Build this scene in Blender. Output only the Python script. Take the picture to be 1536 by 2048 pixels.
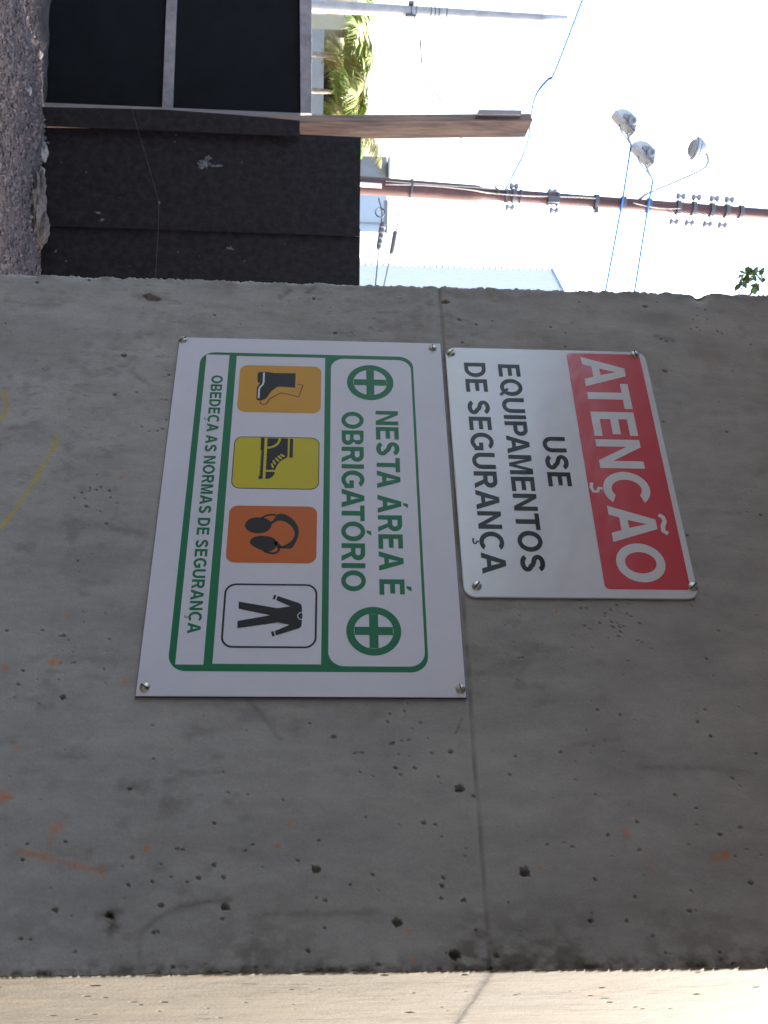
import bpy, bmesh, math, random
import numpy as np
from mathutils import Vector, Matrix, Quaternion

for o in list(bpy.data.objects): bpy.data.objects.remove(o)
S = bpy.context.scene
COL = S.collection
R = math.radians
random.seed(11)
RNG = np.random.default_rng(5)

# ------------------------------------------------------------------ camera
# The camera was held on its side: picture right = up in the place, picture down = right in the place.
# World: the signed face of the pillar is the plane y = 0, x runs along it to the right, z is up.
FPX = 2097.1                                   # focal length in photograph pixels (1536 x 2048)
YAW, PITCH, ROLL = R(125.009), R(3.4356), R(0.8572)
CAM = Vector((0.0, -1.18, 1.75))
FW = Vector((math.cos(YAW)*math.cos(PITCH), math.sin(YAW)*math.cos(PITCH), math.sin(PITCH)))
_r0 = FW.cross(Vector((0, 0, 1))).normalized(); _u0 = _r0.cross(FW)
RT = _r0*math.cos(ROLL) + _u0*math.sin(ROLL)
UP = -_r0*math.sin(ROLL) + _u0*math.cos(ROLL)
cd = bpy.data.cameras.new('camera'); cam = bpy.data.objects.new('camera', cd); COL.objects.link(cam)
m = Matrix((UP, -RT, -FW)).transposed().to_4x4(); m.translation = CAM
cam.matrix_world = m
cd.sensor_fit = 'VERTICAL'; cd.sensor_height = 36.0; cd.sensor_width = 27.0
cd.lens = 36.0*FPX/2048
cd.clip_start = 0.02; cd.clip_end = 3000
cd.dof.use_dof = True; cd.dof.focus_distance = 1.62; cd.dof.aperture_fstop = 20
S.camera = cam
S.render.resolution_x = 768; S.render.resolution_y = 1024

# ------------------------------------------------------------------ light
SUN_AZ, SUN_EL = R(71), R(44)                  # azimuth counted from +X towards +Y
sun_dir = Vector((math.cos(SUN_AZ)*math.cos(SUN_EL), math.sin(SUN_AZ)*math.cos(SUN_EL), math.sin(SUN_EL)))
W = bpy.data.worlds.new('World'); S.world = W; W.use_nodes = True
nt = W.node_tree; bg = nt.nodes['Background']
sky = nt.nodes.new('ShaderNodeTexSky'); sky.sky_type = 'NISHITA'; sky.sun_disc = False
sky.sun_elevation = SUN_EL; sky.sun_rotation = math.pi/2 - SUN_AZ
sky.altitude = 100; sky.air_density = 1.0; sky.dust_density = 4.6; sky.ozone_density = 1.0
nt.links.new(sky.outputs[0], bg.inputs[0]); bg.inputs[1].default_value = 0.15
sl = bpy.data.lights.new('sun', 'SUN'); sl.energy = 2.0; sl.angle = R(0.5); sl.color = (1.0, 0.93, 0.82)
sun = bpy.data.objects.new('sun', sl); COL.objects.link(sun)
sun.rotation_euler = sun_dir.to_track_quat('Z', 'Y').to_euler(); sun.location = (10, 10, 20)
S.view_settings.view_transform = 'Standard'; S.view_settings.look = 'None'
S.view_settings.gamma = 1.0; S.view_settings.use_curve_mapping = False
S.view_settings.exposure = 2.92
S.render.engine = 'CYCLES'

# ------------------------------------------------------------------ pixel helpers (photograph px -> directions)
def ray(px, py): return FW*FPX + RT*(py-1024) + UP*(px-768)
def on_plane(px, py, p, n):
    d = ray(px, py); return CAM + d*((p-CAM).dot(n)/d.dot(n))
def on_wall(px, py): return on_plane(px, py, Vector((0, 0, 0)), Vector((0, 1, 0)))
def on_ground(px, py): return on_plane(px, py, Vector((0, 0, 0)), Vector((0, 0, 1)))
FWH = Vector((FW.x, FW.y, 0)).normalized(); RTH = Vector((RT.x, RT.y, 0)).normalized()
def at(px, py, depth):
    """point on that pixel's ray in the vertical plane `depth` metres ahead"""
    d = ray(px, py); return CAM + d*(depth/d.dot(FWH))

# ------------------------------------------------------------------ object helpers
def link(o, parent=None):
    COL.objects.link(o)
    if parent is not None: o.parent = parent
    return o
def tag(o, label, cat, group=None):
    o['label'] = label; o['category'] = cat
    if group: o['group'] = group
    return o
def empty(name, loc=(0, 0, 0)):
    o = bpy.data.objects.new(name, None); o.location = loc; o.empty_display_size = .05
    return link(o)
class MB:
    def __init__(s): s.v = []; s.f = []
    def add(s, vs, fs):
        k = len(s.v); s.v += [Vector(v) for v in vs]; s.f += [tuple(i+k for i in f) for f in fs]; return s
    def box(s, c, ax, ay, az):
        """centre and three half-axis vectors"""
        c = Vector(c); ax, ay, az = Vector(ax), Vector(ay), Vector(az)
        vs = [c + ax*i + ay*j + az*k for i in (-1, 1) for j in (-1, 1) for k in (-1, 1)]
        return s.add(vs, [(0, 1, 3, 2), (4, 6, 7, 5), (0, 4, 5, 1), (2, 3, 7, 6), (0, 2, 6, 4), (1, 5, 7, 3)])
    def prism(s, pts, d):
        """closed outline of 3-D points extruded by d"""
        n = len(pts); pts = [Vector(p) for p in pts]; d = Vector(d)
        fs = [tuple(range(n-1, -1, -1)), tuple(range(n, 2*n))] + [(i, (i+1) % n, (i+1) % n+n, i+n) for i in range(n)]
        return s.add(pts + [p+d for p in pts], fs)
    def tube(s, pts, rad, seg=10, cap=True):
        pts = [Vector(p) for p in pts]; n = len(pts)
        if not hasattr(rad, '__len__'): rad = [rad]*n
        vs = []; fs = []; ref = None
        for i, p in enumerate(pts):
            t = (pts[min(i+1, n-1)] - pts[max(i-1, 0)]).normalized()
            if ref is None: ref = t.orthogonal().normalized()
            ref = (ref - t*ref.dot(t)).normalized(); b = t.cross(ref)
            for k in range(seg):
                a = 2*math.pi*k/seg; vs.append(p + (ref*math.cos(a) + b*math.sin(a))*rad[i])
        for i in range(n-1):
            for k in range(seg):
                k2 = (k+1) % seg; fs.append((i*seg+k, i*seg+k2, (i+1)*seg+k2, (i+1)*seg+k))
        if cap: fs += [tuple(range(seg-1, -1, -1)), tuple((n-1)*seg+k for k in range(seg))]
        return s.add(vs, fs)
    def lathe(s, prof, origin, axis, seg=24):
        """profile of (distance along axis, radius)"""
        axis = Vector(axis).normalized(); o = Vector(origin); a = axis.orthogonal().normalized(); b = axis.cross(a)
        vs = []; fs = []; n = len(prof)
        for h, r in prof:
            for k in range(seg):
                t = 2*math.pi*k/seg; vs.append(o + axis*h + (a*math.cos(t) + b*math.sin(t))*max(r, 1e-4))
        for i in range(n-1):
            for k in range(seg):
                k2 = (k+1) % seg; fs.append((i*seg+k, i*seg+k2, (i+1)*seg+k2, (i+1)*seg+k))
        fs += [tuple(range(seg-1, -1, -1)), tuple((n-1)*seg+k for k in range(seg))]
        return s.add(vs, fs)
    def build(s, name, mat, parent=None, smooth=False, bevel=0, fix=True):
        me = bpy.data.meshes.new(name)
        off = Vector(parent.matrix_basis.translation) if parent is not None else Vector((0, 0, 0))
        q = parent
        while q is not None and q.parent is not None:
            q = q.parent; off += q.matrix_basis.translation
        me.from_pydata([tuple(v-off) for v in s.v], [], s.f)
        bm = bmesh.new(); bm.from_mesh(me)
        if fix: bmesh.ops.recalc_face_normals(bm, faces=bm.faces)
        if bevel: bmesh.ops.bevel(bm, geom=[e for e in bm.edges if e.calc_face_angle(0) > .5], offset=bevel, segments=2, affect='EDGES', profile=.6)
        bm.to_mesh(me); bm.free()
        if smooth: me.shade_smooth()
        if mat: me.materials.append(mat)
        return link(bpy.data.objects.new(name, me), parent)

# ------------------------------------------------------------------ materials
def mat(name, col, rough=.6, metal=0., col2=None, scale=20., bump=0., bscale=60., coat=0., stretch=None, spec=.5, detail=6, lo=.35, hi=.65, trans=0.):
    M = bpy.data.materials.new(name); M.use_nodes = True; t = M.node_tree; n = t.nodes; L = t.links
    b = n['Principled BSDF']; b.inputs['Base Color'].default_value = (*col, 1); b.inputs['Roughness'].default_value = rough
    b.inputs['Metallic'].default_value = metal; b.inputs['Specular IOR Level'].default_value = spec
    if coat: b.inputs['Coat Weight'].default_value = coat; b.inputs['Coat Roughness'].default_value = .12
    if trans: b.inputs['Transmission Weight'].default_value = trans
    tc = n.new('ShaderNodeTexCoord'); vec = tc.outputs['Object']
    if stretch:
        mp = n.new('ShaderNodeMapping'); mp.inputs['Scale'].default_value = stretch; L.new(vec, mp.inputs[0]); vec = mp.outputs[0]
    if col2 is not None:
        ns = n.new('ShaderNodeTexNoise'); ns.inputs['Scale'].default_value = scale; ns.inputs['Detail'].default_value = detail
        ns.inputs['Roughness'].default_value = .65
        L.new(vec, ns.inputs['Vector'])
        rp = n.new('ShaderNodeValToRGB'); rp.color_ramp.elements[0].position = lo; rp.color_ramp.elements[1].position = hi
        rp.color_ramp.elements[0].color = (*col, 1); rp.color_ramp.elements[1].color = (*col2, 1)
        L.new(ns.outputs['Fac'], rp.inputs[0]); L.new(rp.outputs[0], b.inputs['Base Color'])
    if bump:
        nb = n.new('ShaderNodeTexNoise'); nb.inputs['Scale'].default_value = bscale; nb.inputs['Detail'].default_value = 4
        L.new(vec, nb.inputs['Vector'])
        bp = n.new('ShaderNodeBump'); bp.inputs['Strength'].default_value = bump; bp.inputs['Distance'].default_value = .01
        L.new(nb.outputs['Fac'], bp.inputs['Height']); L.new(bp.outputs[0], b.inputs['Normal'])
    return M

def concrete_mat():
    M = bpy.data.materials.new('fair_faced_concrete'); M.use_nodes = True; t = M.node_tree; n = t.nodes; L = t.links
    b = n['Principled BSDF']; b.inputs['Specular IOR Level'].default_value = .3
    tc = n.new('ShaderNodeTexCoord')
    at_ = n.new('ShaderNodeAttribute'); at_.attribute_name = 'stain'
    mp = n.new('ShaderNodeMapping'); mp.inputs['Scale'].default_value = (1, 1, .28); L.new(tc.outputs['Object'], mp.inputs[0])
    def noise(vec, sc, det=6, ro=.6):
        q = n.new('ShaderNodeTexNoise'); q.inputs['Scale'].default_value = sc; q.inputs['Detail'].default_value = det; q.inputs['Roughness'].default_value = ro
        L.new(vec, q.inputs['Vector']); return q.outputs['Fac']
    def rng(v, a, b_, c, d):
        q = n.new('ShaderNodeMapRange'); q.inputs[1].default_value = a; q.inputs[2].default_value = b_; q.inputs[3].default_value = c; q.inputs[4].default_value = d
        L.new(v, q.inputs[0]); return q.outputs[0]
    def mul(a, b_):
        q = n.new('ShaderNodeMath'); q.operation = 'MULTIPLY'; L.new(a, q.inputs[0]); L.new(b_, q.inputs[1]); return q.outputs[0]
    f1 = rng(noise(mp.outputs[0], 26, 8, .62), .3, .7, .88, 1.12)
    f2 = rng(noise(tc.outputs['Object'], 420, 3, .5), .3, .7, .94, 1.06)
    f3 = rng(noise(tc.outputs['Object'], 5, 4, .55), .3, .7, .93, 1.07)
    k = mul(mul(f1, f2), f3)
    mx = n.new('ShaderNodeVectorMath'); mx.operation = 'SCALE'; L.new(at_.outputs['Color'], mx.inputs[0]); L.new(k, mx.inputs['Scale'])
    L.new(mx.outputs[0], b.inputs['Base Color'])
    L.new(rng(f1, .85, 1.15, .62, .82), b.inputs['Roughness'])
    bp = n.new('ShaderNodeBump'); bp.inputs['Strength'].default_value = .25; bp.inputs['Distance'].default_value = .002
    L.new(noise(tc.outputs['Object'], 240, 5, .6), bp.inputs['Height']); L.new(bp.outputs[0], b.inputs['Normal'])
    return M

M_CONC = concrete_mat()
M_SIGNW = mat('sign_white_enamel', (.74, .735, .83), .36, col2=(.68, .675, .77), scale=5, bump=.02, bscale=420, spec=.4)
M_ALW = mat('sign_reflective_white', (.72, .72, .78), .25, col2=(.66, .66, .71), scale=7, bump=.10, bscale=28, coat=.25)
M_RED = mat('sign_red_print', (.62, .06, .085), .25, bump=.14, bscale=22, coat=.5)
M_BLK2 = mat('sign_black_gloss_print', (.012, .011, .012), .27, bump=.10, bscale=28, spec=.22)
M_LETW = mat('sign_white_gloss_print', (.72, .72, .76), .25, bump=.10, bscale=28, coat=.25)
M_GRN = mat('sign_green_print', (.005, .180, .075), .40, bump=.012, bscale=420, spec=.28)
M_BLK = mat('sign_black_print', (.010, .009, .012), .40, bump=.012, bscale=420, spec=.28)
M_NAVY = mat('sign_navy_print', (.014, .012, .035), .40, bump=.012, bscale=420, spec=.28)
M_AMB = mat('sign_amber_print', (.68, .34, .035), .40, bump=.012, bscale=420, spec=.28)
M_YEL = mat('sign_yellow_print', (.62, .53, .018), .40, bump=.012, bscale=420, spec=.28)
M_ORG = mat('sign_orange_print', (.62, .135, .018), .40, bump=.012, bscale=420, spec=.28)
M_EDGE = mat('sign_shadow_edge', (.05, .035, .08), .5)  # dark purple rim stands in for the shadow along the sign edge
M_ALU = mat('sign_metal_edge', (.35, .35, .37), .4, metal=.8)
M_ZINC = mat('zinc_plated_screw', (.62, .60, .52), .38, metal=.9, col2=(.40, .39, .35), scale=300, bump=.1, bscale=400)
M_SLOT = mat('screw_slot', (.06, .055, .05), .8)
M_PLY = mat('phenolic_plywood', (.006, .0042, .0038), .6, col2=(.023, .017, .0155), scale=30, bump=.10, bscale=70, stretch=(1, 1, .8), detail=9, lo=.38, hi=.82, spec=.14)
M_PLYE = mat('plywood_edge', (.20, .10, .045), .8, col2=(.09, .05, .03), scale=30)
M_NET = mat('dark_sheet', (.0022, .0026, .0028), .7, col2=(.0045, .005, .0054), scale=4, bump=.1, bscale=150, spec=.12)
M_LUM = mat('weathered_lumber', (.15, .125, .11), .85, col2=(.24, .205, .185), scale=14, bump=.4, bscale=40, stretch=(1, 1, .12))
M_LUMH = mat('weathered_rail_lumber', (.135, .115, .105), .85, col2=(.225, .19, .175), scale=12, bump=.3, bscale=40)
M_POST = mat('post_lumber', (.075, .046, .033), .85, col2=(.235, .138, .085), scale=16, bump=.5, bscale=40, stretch=(1, 1, .1))
M_SPLAT = mat('dried_mortar', (.11, .105, .10), .9, col2=(.03, .028, .027), scale=60)
M_STR = mat('nylon_string', (.045, .045, .048), .6)
M_GRAV = mat('gravel', (.026, .018, .014), .9, col2=(.058, .042, .035), scale=9, detail=2)
M_PEB = mat('pebble', (.032, .022, .020), .85, col2=(.110, .083, .078), scale=16, detail=1, lo=.3, hi=.7)
M_CLOD = mat('earth_clod', (.045, .031, .022), .95, col2=(.110, .082, .062), scale=14, bump=.8, bscale=50)

# ------------------------------------------------------------------ numpy noise
def vnoise(u, v, seed=0):
    iu = np.floor(u).astype(np.int64); iv = np.floor(v).astype(np.int64); fu = u-iu; fv = v-iv
    fu = fu*fu*(3-2*fu); fv = fv*fv*(3-2*fv)
    def h(a, b):
        x = (a*374761393 + b*668265263 + seed*2147483647) & 0xffffffff
        x = ((x ^ (x >> 13))*1274126177) & 0xffffffff
        return ((x ^ (x >> 16)) & 0xffff)/65535.0
    return (h(iu, iv)*(1-fu) + h(iu+1, iv)*fu)*(1-fv) + (h(iu, iv+1)*(1-fu) + h(iu+1, iv+1)*fu)*fv
def fbm(u, v, seed=0, o=4):
    s = 0; a = .5; t = 0
    for i in range(o): s = s + a*vnoise(u*2**i, v*2**i, seed+i*17); t += a; a *= .5
    return s/t

# ------------------------------------------------------------------ ground
fA = on_ground(85, 262); fB = on_ground(78, 548); fA.z = fB.z = 0
FD = (fB-fA).normalized(); FN = Vector((FD.y, -FD.x, 0))         # along the fence (rightwards), and from it towards the camera
def axis_coords(lo, hi, fine0, fine1, step):
    a = list(np.arange(fine0, fine1, step)); k = step
    x = fine0
    left = []
    while x > lo: k *= 1.5; x -= k; left.append(x)
    k = step; x = a[-1]; right = []
    while x < hi: k *= 1.5; x += k; right.append(x)
    return np.array(left[::-1] + a + right)
us = axis_coords(-700, 700, -1.7, 1.9, .022); vs_ = axis_coords(-700, 700, -.5, 1.5, .022)
U, V = np.meshgrid(us, vs_, indexing='ij')
def ground_h(U, V):
    near = np.exp(-np.clip(np.abs(U)-1.6, 0, None)**2/2)*np.exp(-np.clip(np.abs(V-.6)-1.0, 0, None)**2)
    h = (fbm(U*3, V*3, 3, 5)-.5)*.07 + (fbm(U*16, V*16, 9, 3)-.5)*.03
    berm = np.exp(-((V-.13)/.10)**2)*(.02 + .05*np.clip(fbm(U*5+3, V*5, 21, 3)-.25, 0, 1))*(U > -.5)
    return near*(h + berm) - .01
Z = ground_h(U, V)
nu, nv = U.shape
P = np.stack([fA.x + FD.x*U + FN.x*V, fA.y + FD.y*U + FN.y*V, Z], -1).reshape(-1, 3)
def grid_mesh(name, P, nu, nv, wrap=False):
    I = np.arange(nu*nv).reshape(nu, nv)
    if wrap: I = np.vstack([I, I[:1]])
    q = np.stack([I[:-1, :-1], I[1:, :-1], I[1:, 1:], I[:-1, 1:]], -1).reshape(-1, 4)
    me = bpy.data.meshes.new(name); me.vertices.add(len(P)); me.vertices.foreach_set('co', P.astype(np.float32).ravel())
    me.loops.add(q.size); me.loops.foreach_set('vertex_index', q.astype(np.int32).ravel())
    me.polygons.add(len(q)); me.polygons.foreach_set('loop_start', np.arange(0, q.size, 4, dtype=np.int32))
    me.update(calc_edges=True)
    return me
gm = grid_mesh('ground', P, nu, nv); gm.shade_smooth(); gm.materials.append(M_GRAV)
g = link(bpy.data.objects.new('ground', gm)); g['kind'] = 'structure'

def g_at(u, v): return float(ground_h(np.array([[u]]), np.array([[v]]))[0, 0])
# pebbles
ico = bmesh.new(); bmesh.ops.create_icosphere(ico, subdivisions=1, radius=1)
IV = np.array([v.co[:] for v in ico.verts]); IF = np.array([[v.index for v in f.verts] for f in ico.faces]); ico.free()
NP = 9000
pu = RNG.uniform(-1.7, 1.6, NP); pv = np.where(RNG.random(NP) < .9, RNG.uniform(.17, 1.35, NP), RNG.uniform(0, .3, NP)); ph = ground_h(pu, pv)
sz = .0045 + .011*RNG.random(NP)**2.2
allv = []
for i in range(NP):
    s = IV*(1 + .3*RNG.standard_normal((len(IV), 1)))*sz[i]*RNG.uniform(.6, 1.2, 3)
    a = RNG.uniform(0, 6.28); c, d = math.cos(a), math.sin(a)
    s = np.stack([s[:, 0]*c - s[:, 1]*d, s[:, 0]*d + s[:, 1]*c, s[:, 2]], -1)
    p = fA + FD*pu[i] + FN*pv[i]
    allv.append(s + np.array([p.x, p.y, ph[i] + sz[i]*.25]))
allv = np.concatenate(allv); allf = (IF[None] + (np.arange(NP)*len(IV))[:, None, None]).reshape(-1, 3)
pm = bpy.data.meshes.new('gravel'); pm.from_pydata(allv.tolist(), [], allf.tolist()); pm.materials.append(M_PEB)
po = link(bpy.data.objects.new('gravel', pm)); po['kind'] = 'stuff'
tag(po, 'loose purplish grey gravel strewn over the ground before the fence', 'gravel')

# unseen overhead slab, added and shaped to shade the signed face
TOP = 3.25
mb = MB().prism([(-4.6, -9, TOP), (9, -9, TOP), (9, 6, TOP), (.95, 6, TOP), (.95, .44, TOP), (-2.3, .44, TOP), (-2.5, -1.0, TOP), (-4.6, -1.3, TOP)], (0, 0, .24))
M_BLOCKER = mat('shade_blocker_concrete', (.27, .26, .25), .85, col2=(.33, .32, .30), scale=3)
sb = mb.build('added_shade_slab', M_BLOCKER); sb['kind'] = 'structure'
bw = MB().box((2.2, -8.9, TOP/2-.1), (6.8, 0, 0), (0, .1, 0), (0, 0, TOP/2+.0999)).build('added_shade_wall', M_BLOCKER); bw['kind'] = 'structure'  # unseen wall added behind the camera to hold back sky light

# ------------------------------------------------------------------ pillar
X0, X1, DEP, JZ = -1.2785, -0.2342, .45, 1.9365
pits = [(258,1578,3.2,1),(446,1545,2.6,1),(667,1474,4.2,1),(428,1730,4,1),(632,1739,6,1),(397,1756,4,1),(365,1700,2.6,1),(264,1715,3,1),
 (219,1830,5,1.6),(224,1836,4,1),(214,1832,4,.7),(450,1815,6,1),(445,1839,3,1),(616,1902,4,1),(596,1722,2.8,1),(637,1681,2.8,1),(45,1720,3.2,1),(131,1684,2.8,1),
 (304,1764,3,1),(315,1864,2.6,1),(650,1801,3,1),(648,1857,3,1),(428,1646,3,1),(919,1577,6.5,1.2),(1049,1745,7.5,1.3),(794,1845,6.5,1.2),
 (908,1910,7.5,1.2),(887,1756,3.2,1),(884,1772,3.6,1),(882,1797,3.2,1),(928,1801,3.8,1),(947,1592,3.2,1),(786,1486,3.2,1),(791,1537,3.6,1),
 (1379,1823,3.6,1),(1502,1766,4.4,1),(1190,1759,3,1),(1216,1670,3.4,1),(1273,1644,3.2,1),(1253,1843,3,1),(1305,1873,3.4,.7),(1032,1514,2.8,1),
 (1270,1794,2.8,1),(952,1861,2.8,1),(1438,1905,2.8,1),(1020,1550,2.8,1),(125,1394,5,1),(46,1341,3,1),(248,711,5,.8),(303,597,10,.6),(296,592,8,.6),(311,599,8,.6),
 (85,1261,2.4,1),(890,605,6.5,.8),(918,640,4.5,.7),(952,650,3.5,.7),(1290,614,5,.5),(1330,743,5,.6),(1322,680,4,.4),(1332,684,4,.4),(1413,1318,3.4,.8),(1437,1262,2.8,.8),
 (1443,668,2.6,1),(1500,690,2.6,1),(1122,1505,3,1),(1350,1590,2.8,1),(1480,1655,3.4,.8),(1095,1690,2.4,1),(730,1635,2.6,1),(565,1600,2.4,1),(150,1905,3,.8),(60,1880,3,.8),
 (455,1585,2.6,1),(505,1690,2.4,1),(700,1770,2.6,1),(745,1750,3,1),(720,1545,2.4,1),(870,1650,2.6,1),(1150,1560,2.4,1),(1410,1420,2.6,1),(1240,1430,2.4,1)]
pits = [(on_wall(a, b).x, on_wall(a, b).z, r, d) for a, b, r, d in pits]
PXM = .00078
pits = [(x, z, r*PXM*(.66 if r < 4.5 else .80), d) for x, z, r, d in pits]
for i in range(340):                                           # the many pin holes
    z = RNG.uniform(1.2, 2.5); x = X0 + (X1-X0)*(1-RNG.random()**1.5)
    pits.append((x, z, .0008 + .0015*RNG.random()**4, 1))
for cxp, cyp, n_ in ((1235, 1245, 26), (1165, 1235, 8), (800, 1460, 16), (130, 1300, 18), (290, 830, 10), (200, 1010, 16), (1405, 640, 12)):
    c = on_wall(cxp, cyp)
    for i in range(n_): pits.append((c.x + RNG.normal(0, .03), c.z + RNG.normal(0, .022), .0009 + .0007*RNG.random(), .8))

def seg_dist(X, Z_, pts):
    best = np.full(X.shape, 9.); tt = np.zeros(X.shape); n = len(pts)-1
    for i in range(n):
        a, b = pts[i], pts[i+1]; dx, dz = b[0]-a[0], b[1]-a[1]
        t = np.clip(((X-a[0])*dx + (Z_-a[1])*dz)/(dx*dx+dz*dz), 0, 1)
        d = np.hypot(X-a[0]-t*dx, Z_-a[1]-t*dz); m_ = d < best; best = np.where(m_, d, best); tt = np.where(m_, (i+t)/n, tt)
    return best, tt
def wpts(l): return [(on_wall(a, b).x, on_wall(a, b).z) for a, b in l]
pil = empty('concrete_pillar', ((X0+X1)/2, DEP/2, 0))
tag(pil, 'wide smooth grey concrete pillar carrying both safety signs, sunlit right side', 'pillar')

def make_lift(name, zs, lower):
    st = .00128; rc = .0018
    # perimeter columns: (x, y, nx, ny, s) where s is the distance to the nearest front arris
    cols = []
    for y in (DEP, DEP*.6, DEP*.3, .08, .04, .02, .01): cols.append((X0, y, -1, 0))
    for k in range(4):
        a = math.pi + (k+.5)/4*math.pi/2; cols.append((X0+rc+rc*math.cos(a), rc+rc*math.sin(a), math.cos(a), math.sin(a)))
    for x in np.arange(X0+rc, X1-rc+1e-6, st): cols.append((x, 0, 0, -1))
    for k in range(4):
        a = 1.5*math.pi + (k+.5)/4*math.pi/2; cols.append((X1-rc+rc*math.cos(a), rc+rc*math.sin(a), math.cos(a), math.sin(a)))
    nfront = len(cols)-11; c_side = len(cols)
    for y in list(np.arange(rc, .33, .0025)) + [.36, DEP]: cols.append((X1, y, 1, 0))
    cols = np.array(cols); nc, nz = len(cols), len(zs)
    X = np.repeat(cols[:, 0:1], nz, 1); Y = np.repeat(cols[:, 1:2], nz, 1); NX = np.repeat(cols[:, 2:3], nz, 1); NY = np.repeat(cols[:, 3:4], nz, 1)
    ZZ = np.repeat(zs[None], nc, 0)
    front = (NY < -.99); side = (NX > .99)
    dR = np.where(front, X1-X, Y); dL = np.where(front, X-X0, Y)
    # relief
    d = (fbm(X*9+Y*9, ZZ*5, 31, 3)-.5)*.0010 + (fbm((X+Y)*60, ZZ*40, 37, 3)-.5)*.0006
    # ragged arrises
    isR = (X > (X0+X1)/2); dE = np.where(isR, dR, dL)
    amp = np.where(isR, .0022, .0022)
    rag = np.clip(fbm(ZZ*70, np.where(isR, 3.3, 9.1), 41, 4)-.38, 0, 1)*amp*4 + np.clip(fbm(ZZ*260, np.where(isR, 2., 7.), 43, 3)-.45, 0, 1)*.0075
    d -= rag*np.exp(-(dE/.0045)**2)
    # the chip in the upper left arris
    if not lower:
        zc = on_plane(1397, 590, Vector((X0, 0, 0)), Vector((0, 1, 0))).z
        d -= .010*np.exp(-((ZZ-zc)/.012)**2)*np.exp(-(dL/.02)**2)*(~isR)
    # cold joint
    dj = np.abs(ZZ-(JZ + .0015*(vnoise((X-Y)*25, X*0, 47)-.5)))
    jd = .0012 + .0022*vnoise((X+Y)*30, X*0+5, 53)
    d -= jd*np.exp(-(dj/.0022)**2)*np.where(NX > .3, .12, 1.)
    if not lower: d += np.where(NX > .3, .0001, .0006)
    # air holes
    pit = np.zeros(X.shape); fx = X[:, 0]
    for (x, z, r, k) in pits:
        rr = max(r, .0010)
        i0, i1 = np.searchsorted(cols[11:7+nfront, 0], [x-2.2*rr, x+2.2*rr])+11; j0, j1 = np.searchsorted(zs, [z-2.2*rr, z+2.2*rr])
        if i1 <= i0 or j1 <= j0: continue
        xx = X[i0:i1, j0:j1]-x; z_ = ZZ[i0:i1, j0:j1]-z
        q = np.hypot(xx, z_*.8)/rr*(1 + .35*(vnoise(xx*700+x*50, z_*700, 61)-.5)*2.2)
        pit[i0:i1, j0:j1] = np.maximum(pit[i0:i1, j0:j1], np.clip(1.5*(1-q**2), 0, 1)**.55*min(r*2.0, .011)*k*front[i0:i1, j0:j1])
    # holes of the sunlit side
    for i in range(46):
        z = RNG.uniform(1.3, 2.3); y = RNG.uniform(.008, .26); r = .0014 + .002*RNG.random()**3
        j0, j1 = np.searchsorted(zs, [z-.03, z+.03])
        c0 = c_side; yy = Y[c0:, j0:j1]-y; z_ = ZZ[c0:, j0:j1]-z
        q = np.hypot(yy, z_*.4)/r
        pit[c0:, j0:j1] = np.maximum(pit[c0:, j0:j1], np.clip(1-q**2, 0, 1)*.003*side[c0:, j0:j1])
    X2 = X + NX*(d-pit); Y2 = Y + NY*(d-pit)
    loc = pil.location
    P = np.stack([X2-loc.x, Y2-loc.y, ZZ-loc.z], -1).reshape(-1, 3)
    me = grid_mesh(name, P, nc, nz, True)
    # ---- colour with its own shapes: cement tone, stains, crayon
    base = np.ones(X.shape+(3,))*np.array([.372, .357, .342])
    up = np.clip((X1-X)/(X1-X0), 0, 1)
    tone = 1 + .22*(fbm((X+Y)*5, ZZ*3, 71, 4)-.5) + .22*(fbm((X+Y)*24, ZZ*9, 73, 4)-.5) + .16*(fbm((X+Y)*120, ZZ*60, 75, 4)-.5)
    base *= tone[..., None]
    def blend(mask, c, k=1.):
        mm = np.clip(mask*k, 0, 1)[..., None]; base[:] = base*(1-mm) + np.array(c)*mm
    # brown patches near the left arris and mould along both arrises
    blend(np.clip(fbm((X+Y)*14, ZZ*7, 81, 4)-.52, 0, 1)*2.6*np.exp(-(dL/.35)**2), (.17, .155, .132), .55)
    mould = np.clip(fbm((X+Y)*9, ZZ*13, 83, 3)-.42, 0, 1)*4*np.exp(-(np.where(front, dR, 9)/.05)**1.5)
    mould = np.clip(mould*np.clip(fbm((X+Y)*110, ZZ*70, 84, 4)*3.4-1.1, 0, 1), 0, 1)
    blend(mould, (.10, .086, .066), .62)
    blend(np.clip(fbm((X+Y)*130, ZZ*90, 85, 4)-.38, 0, 1)*4*np.exp(-(np.where(front, dR, 9)/.012)**2), (.075, .064, .05), .7)
    blend(np.clip(fbm((X+Y)*40, ZZ*40, 87, 3)-.42, 0, 1)*2.4*np.exp(-(np.where(front, dL, 9)/.02)**2), (.13, .115, .09), .7)
    # side face colour darkened to offset the sun, with vertical board streaks
    sun_face = np.where(NX > .5, 1., 0.)
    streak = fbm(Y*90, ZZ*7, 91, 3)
    blend(sun_face*.95, (.140, .126, .101)); base *= np.where(sun_face > 0, .80 + .26*streak + .28*(fbm(Y*45, ZZ*9, 151, 4)-.5) + .14*(fbm(Y*200, ZZ*120, 153, 3)-.5), 1.)[..., None]
    blend(sun_face*np.clip(fbm(Y*110, ZZ*14, 93, 4)-.58, 0, 1)*4, (.20, .145, .085), .5)
    blend(sun_face*np.exp(-(dj/(.0034+.004*vnoise(Y*120, Y*0, 96)))**2), (.012, .009, .007), .95)
    blend(sun_face*np.exp(-(dj/.03)**2)*np.clip(fbm(Y*120, ZZ*26, 97, 4)*4-1.9, 0, 1), (.07, .055, .04), .6)
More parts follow.
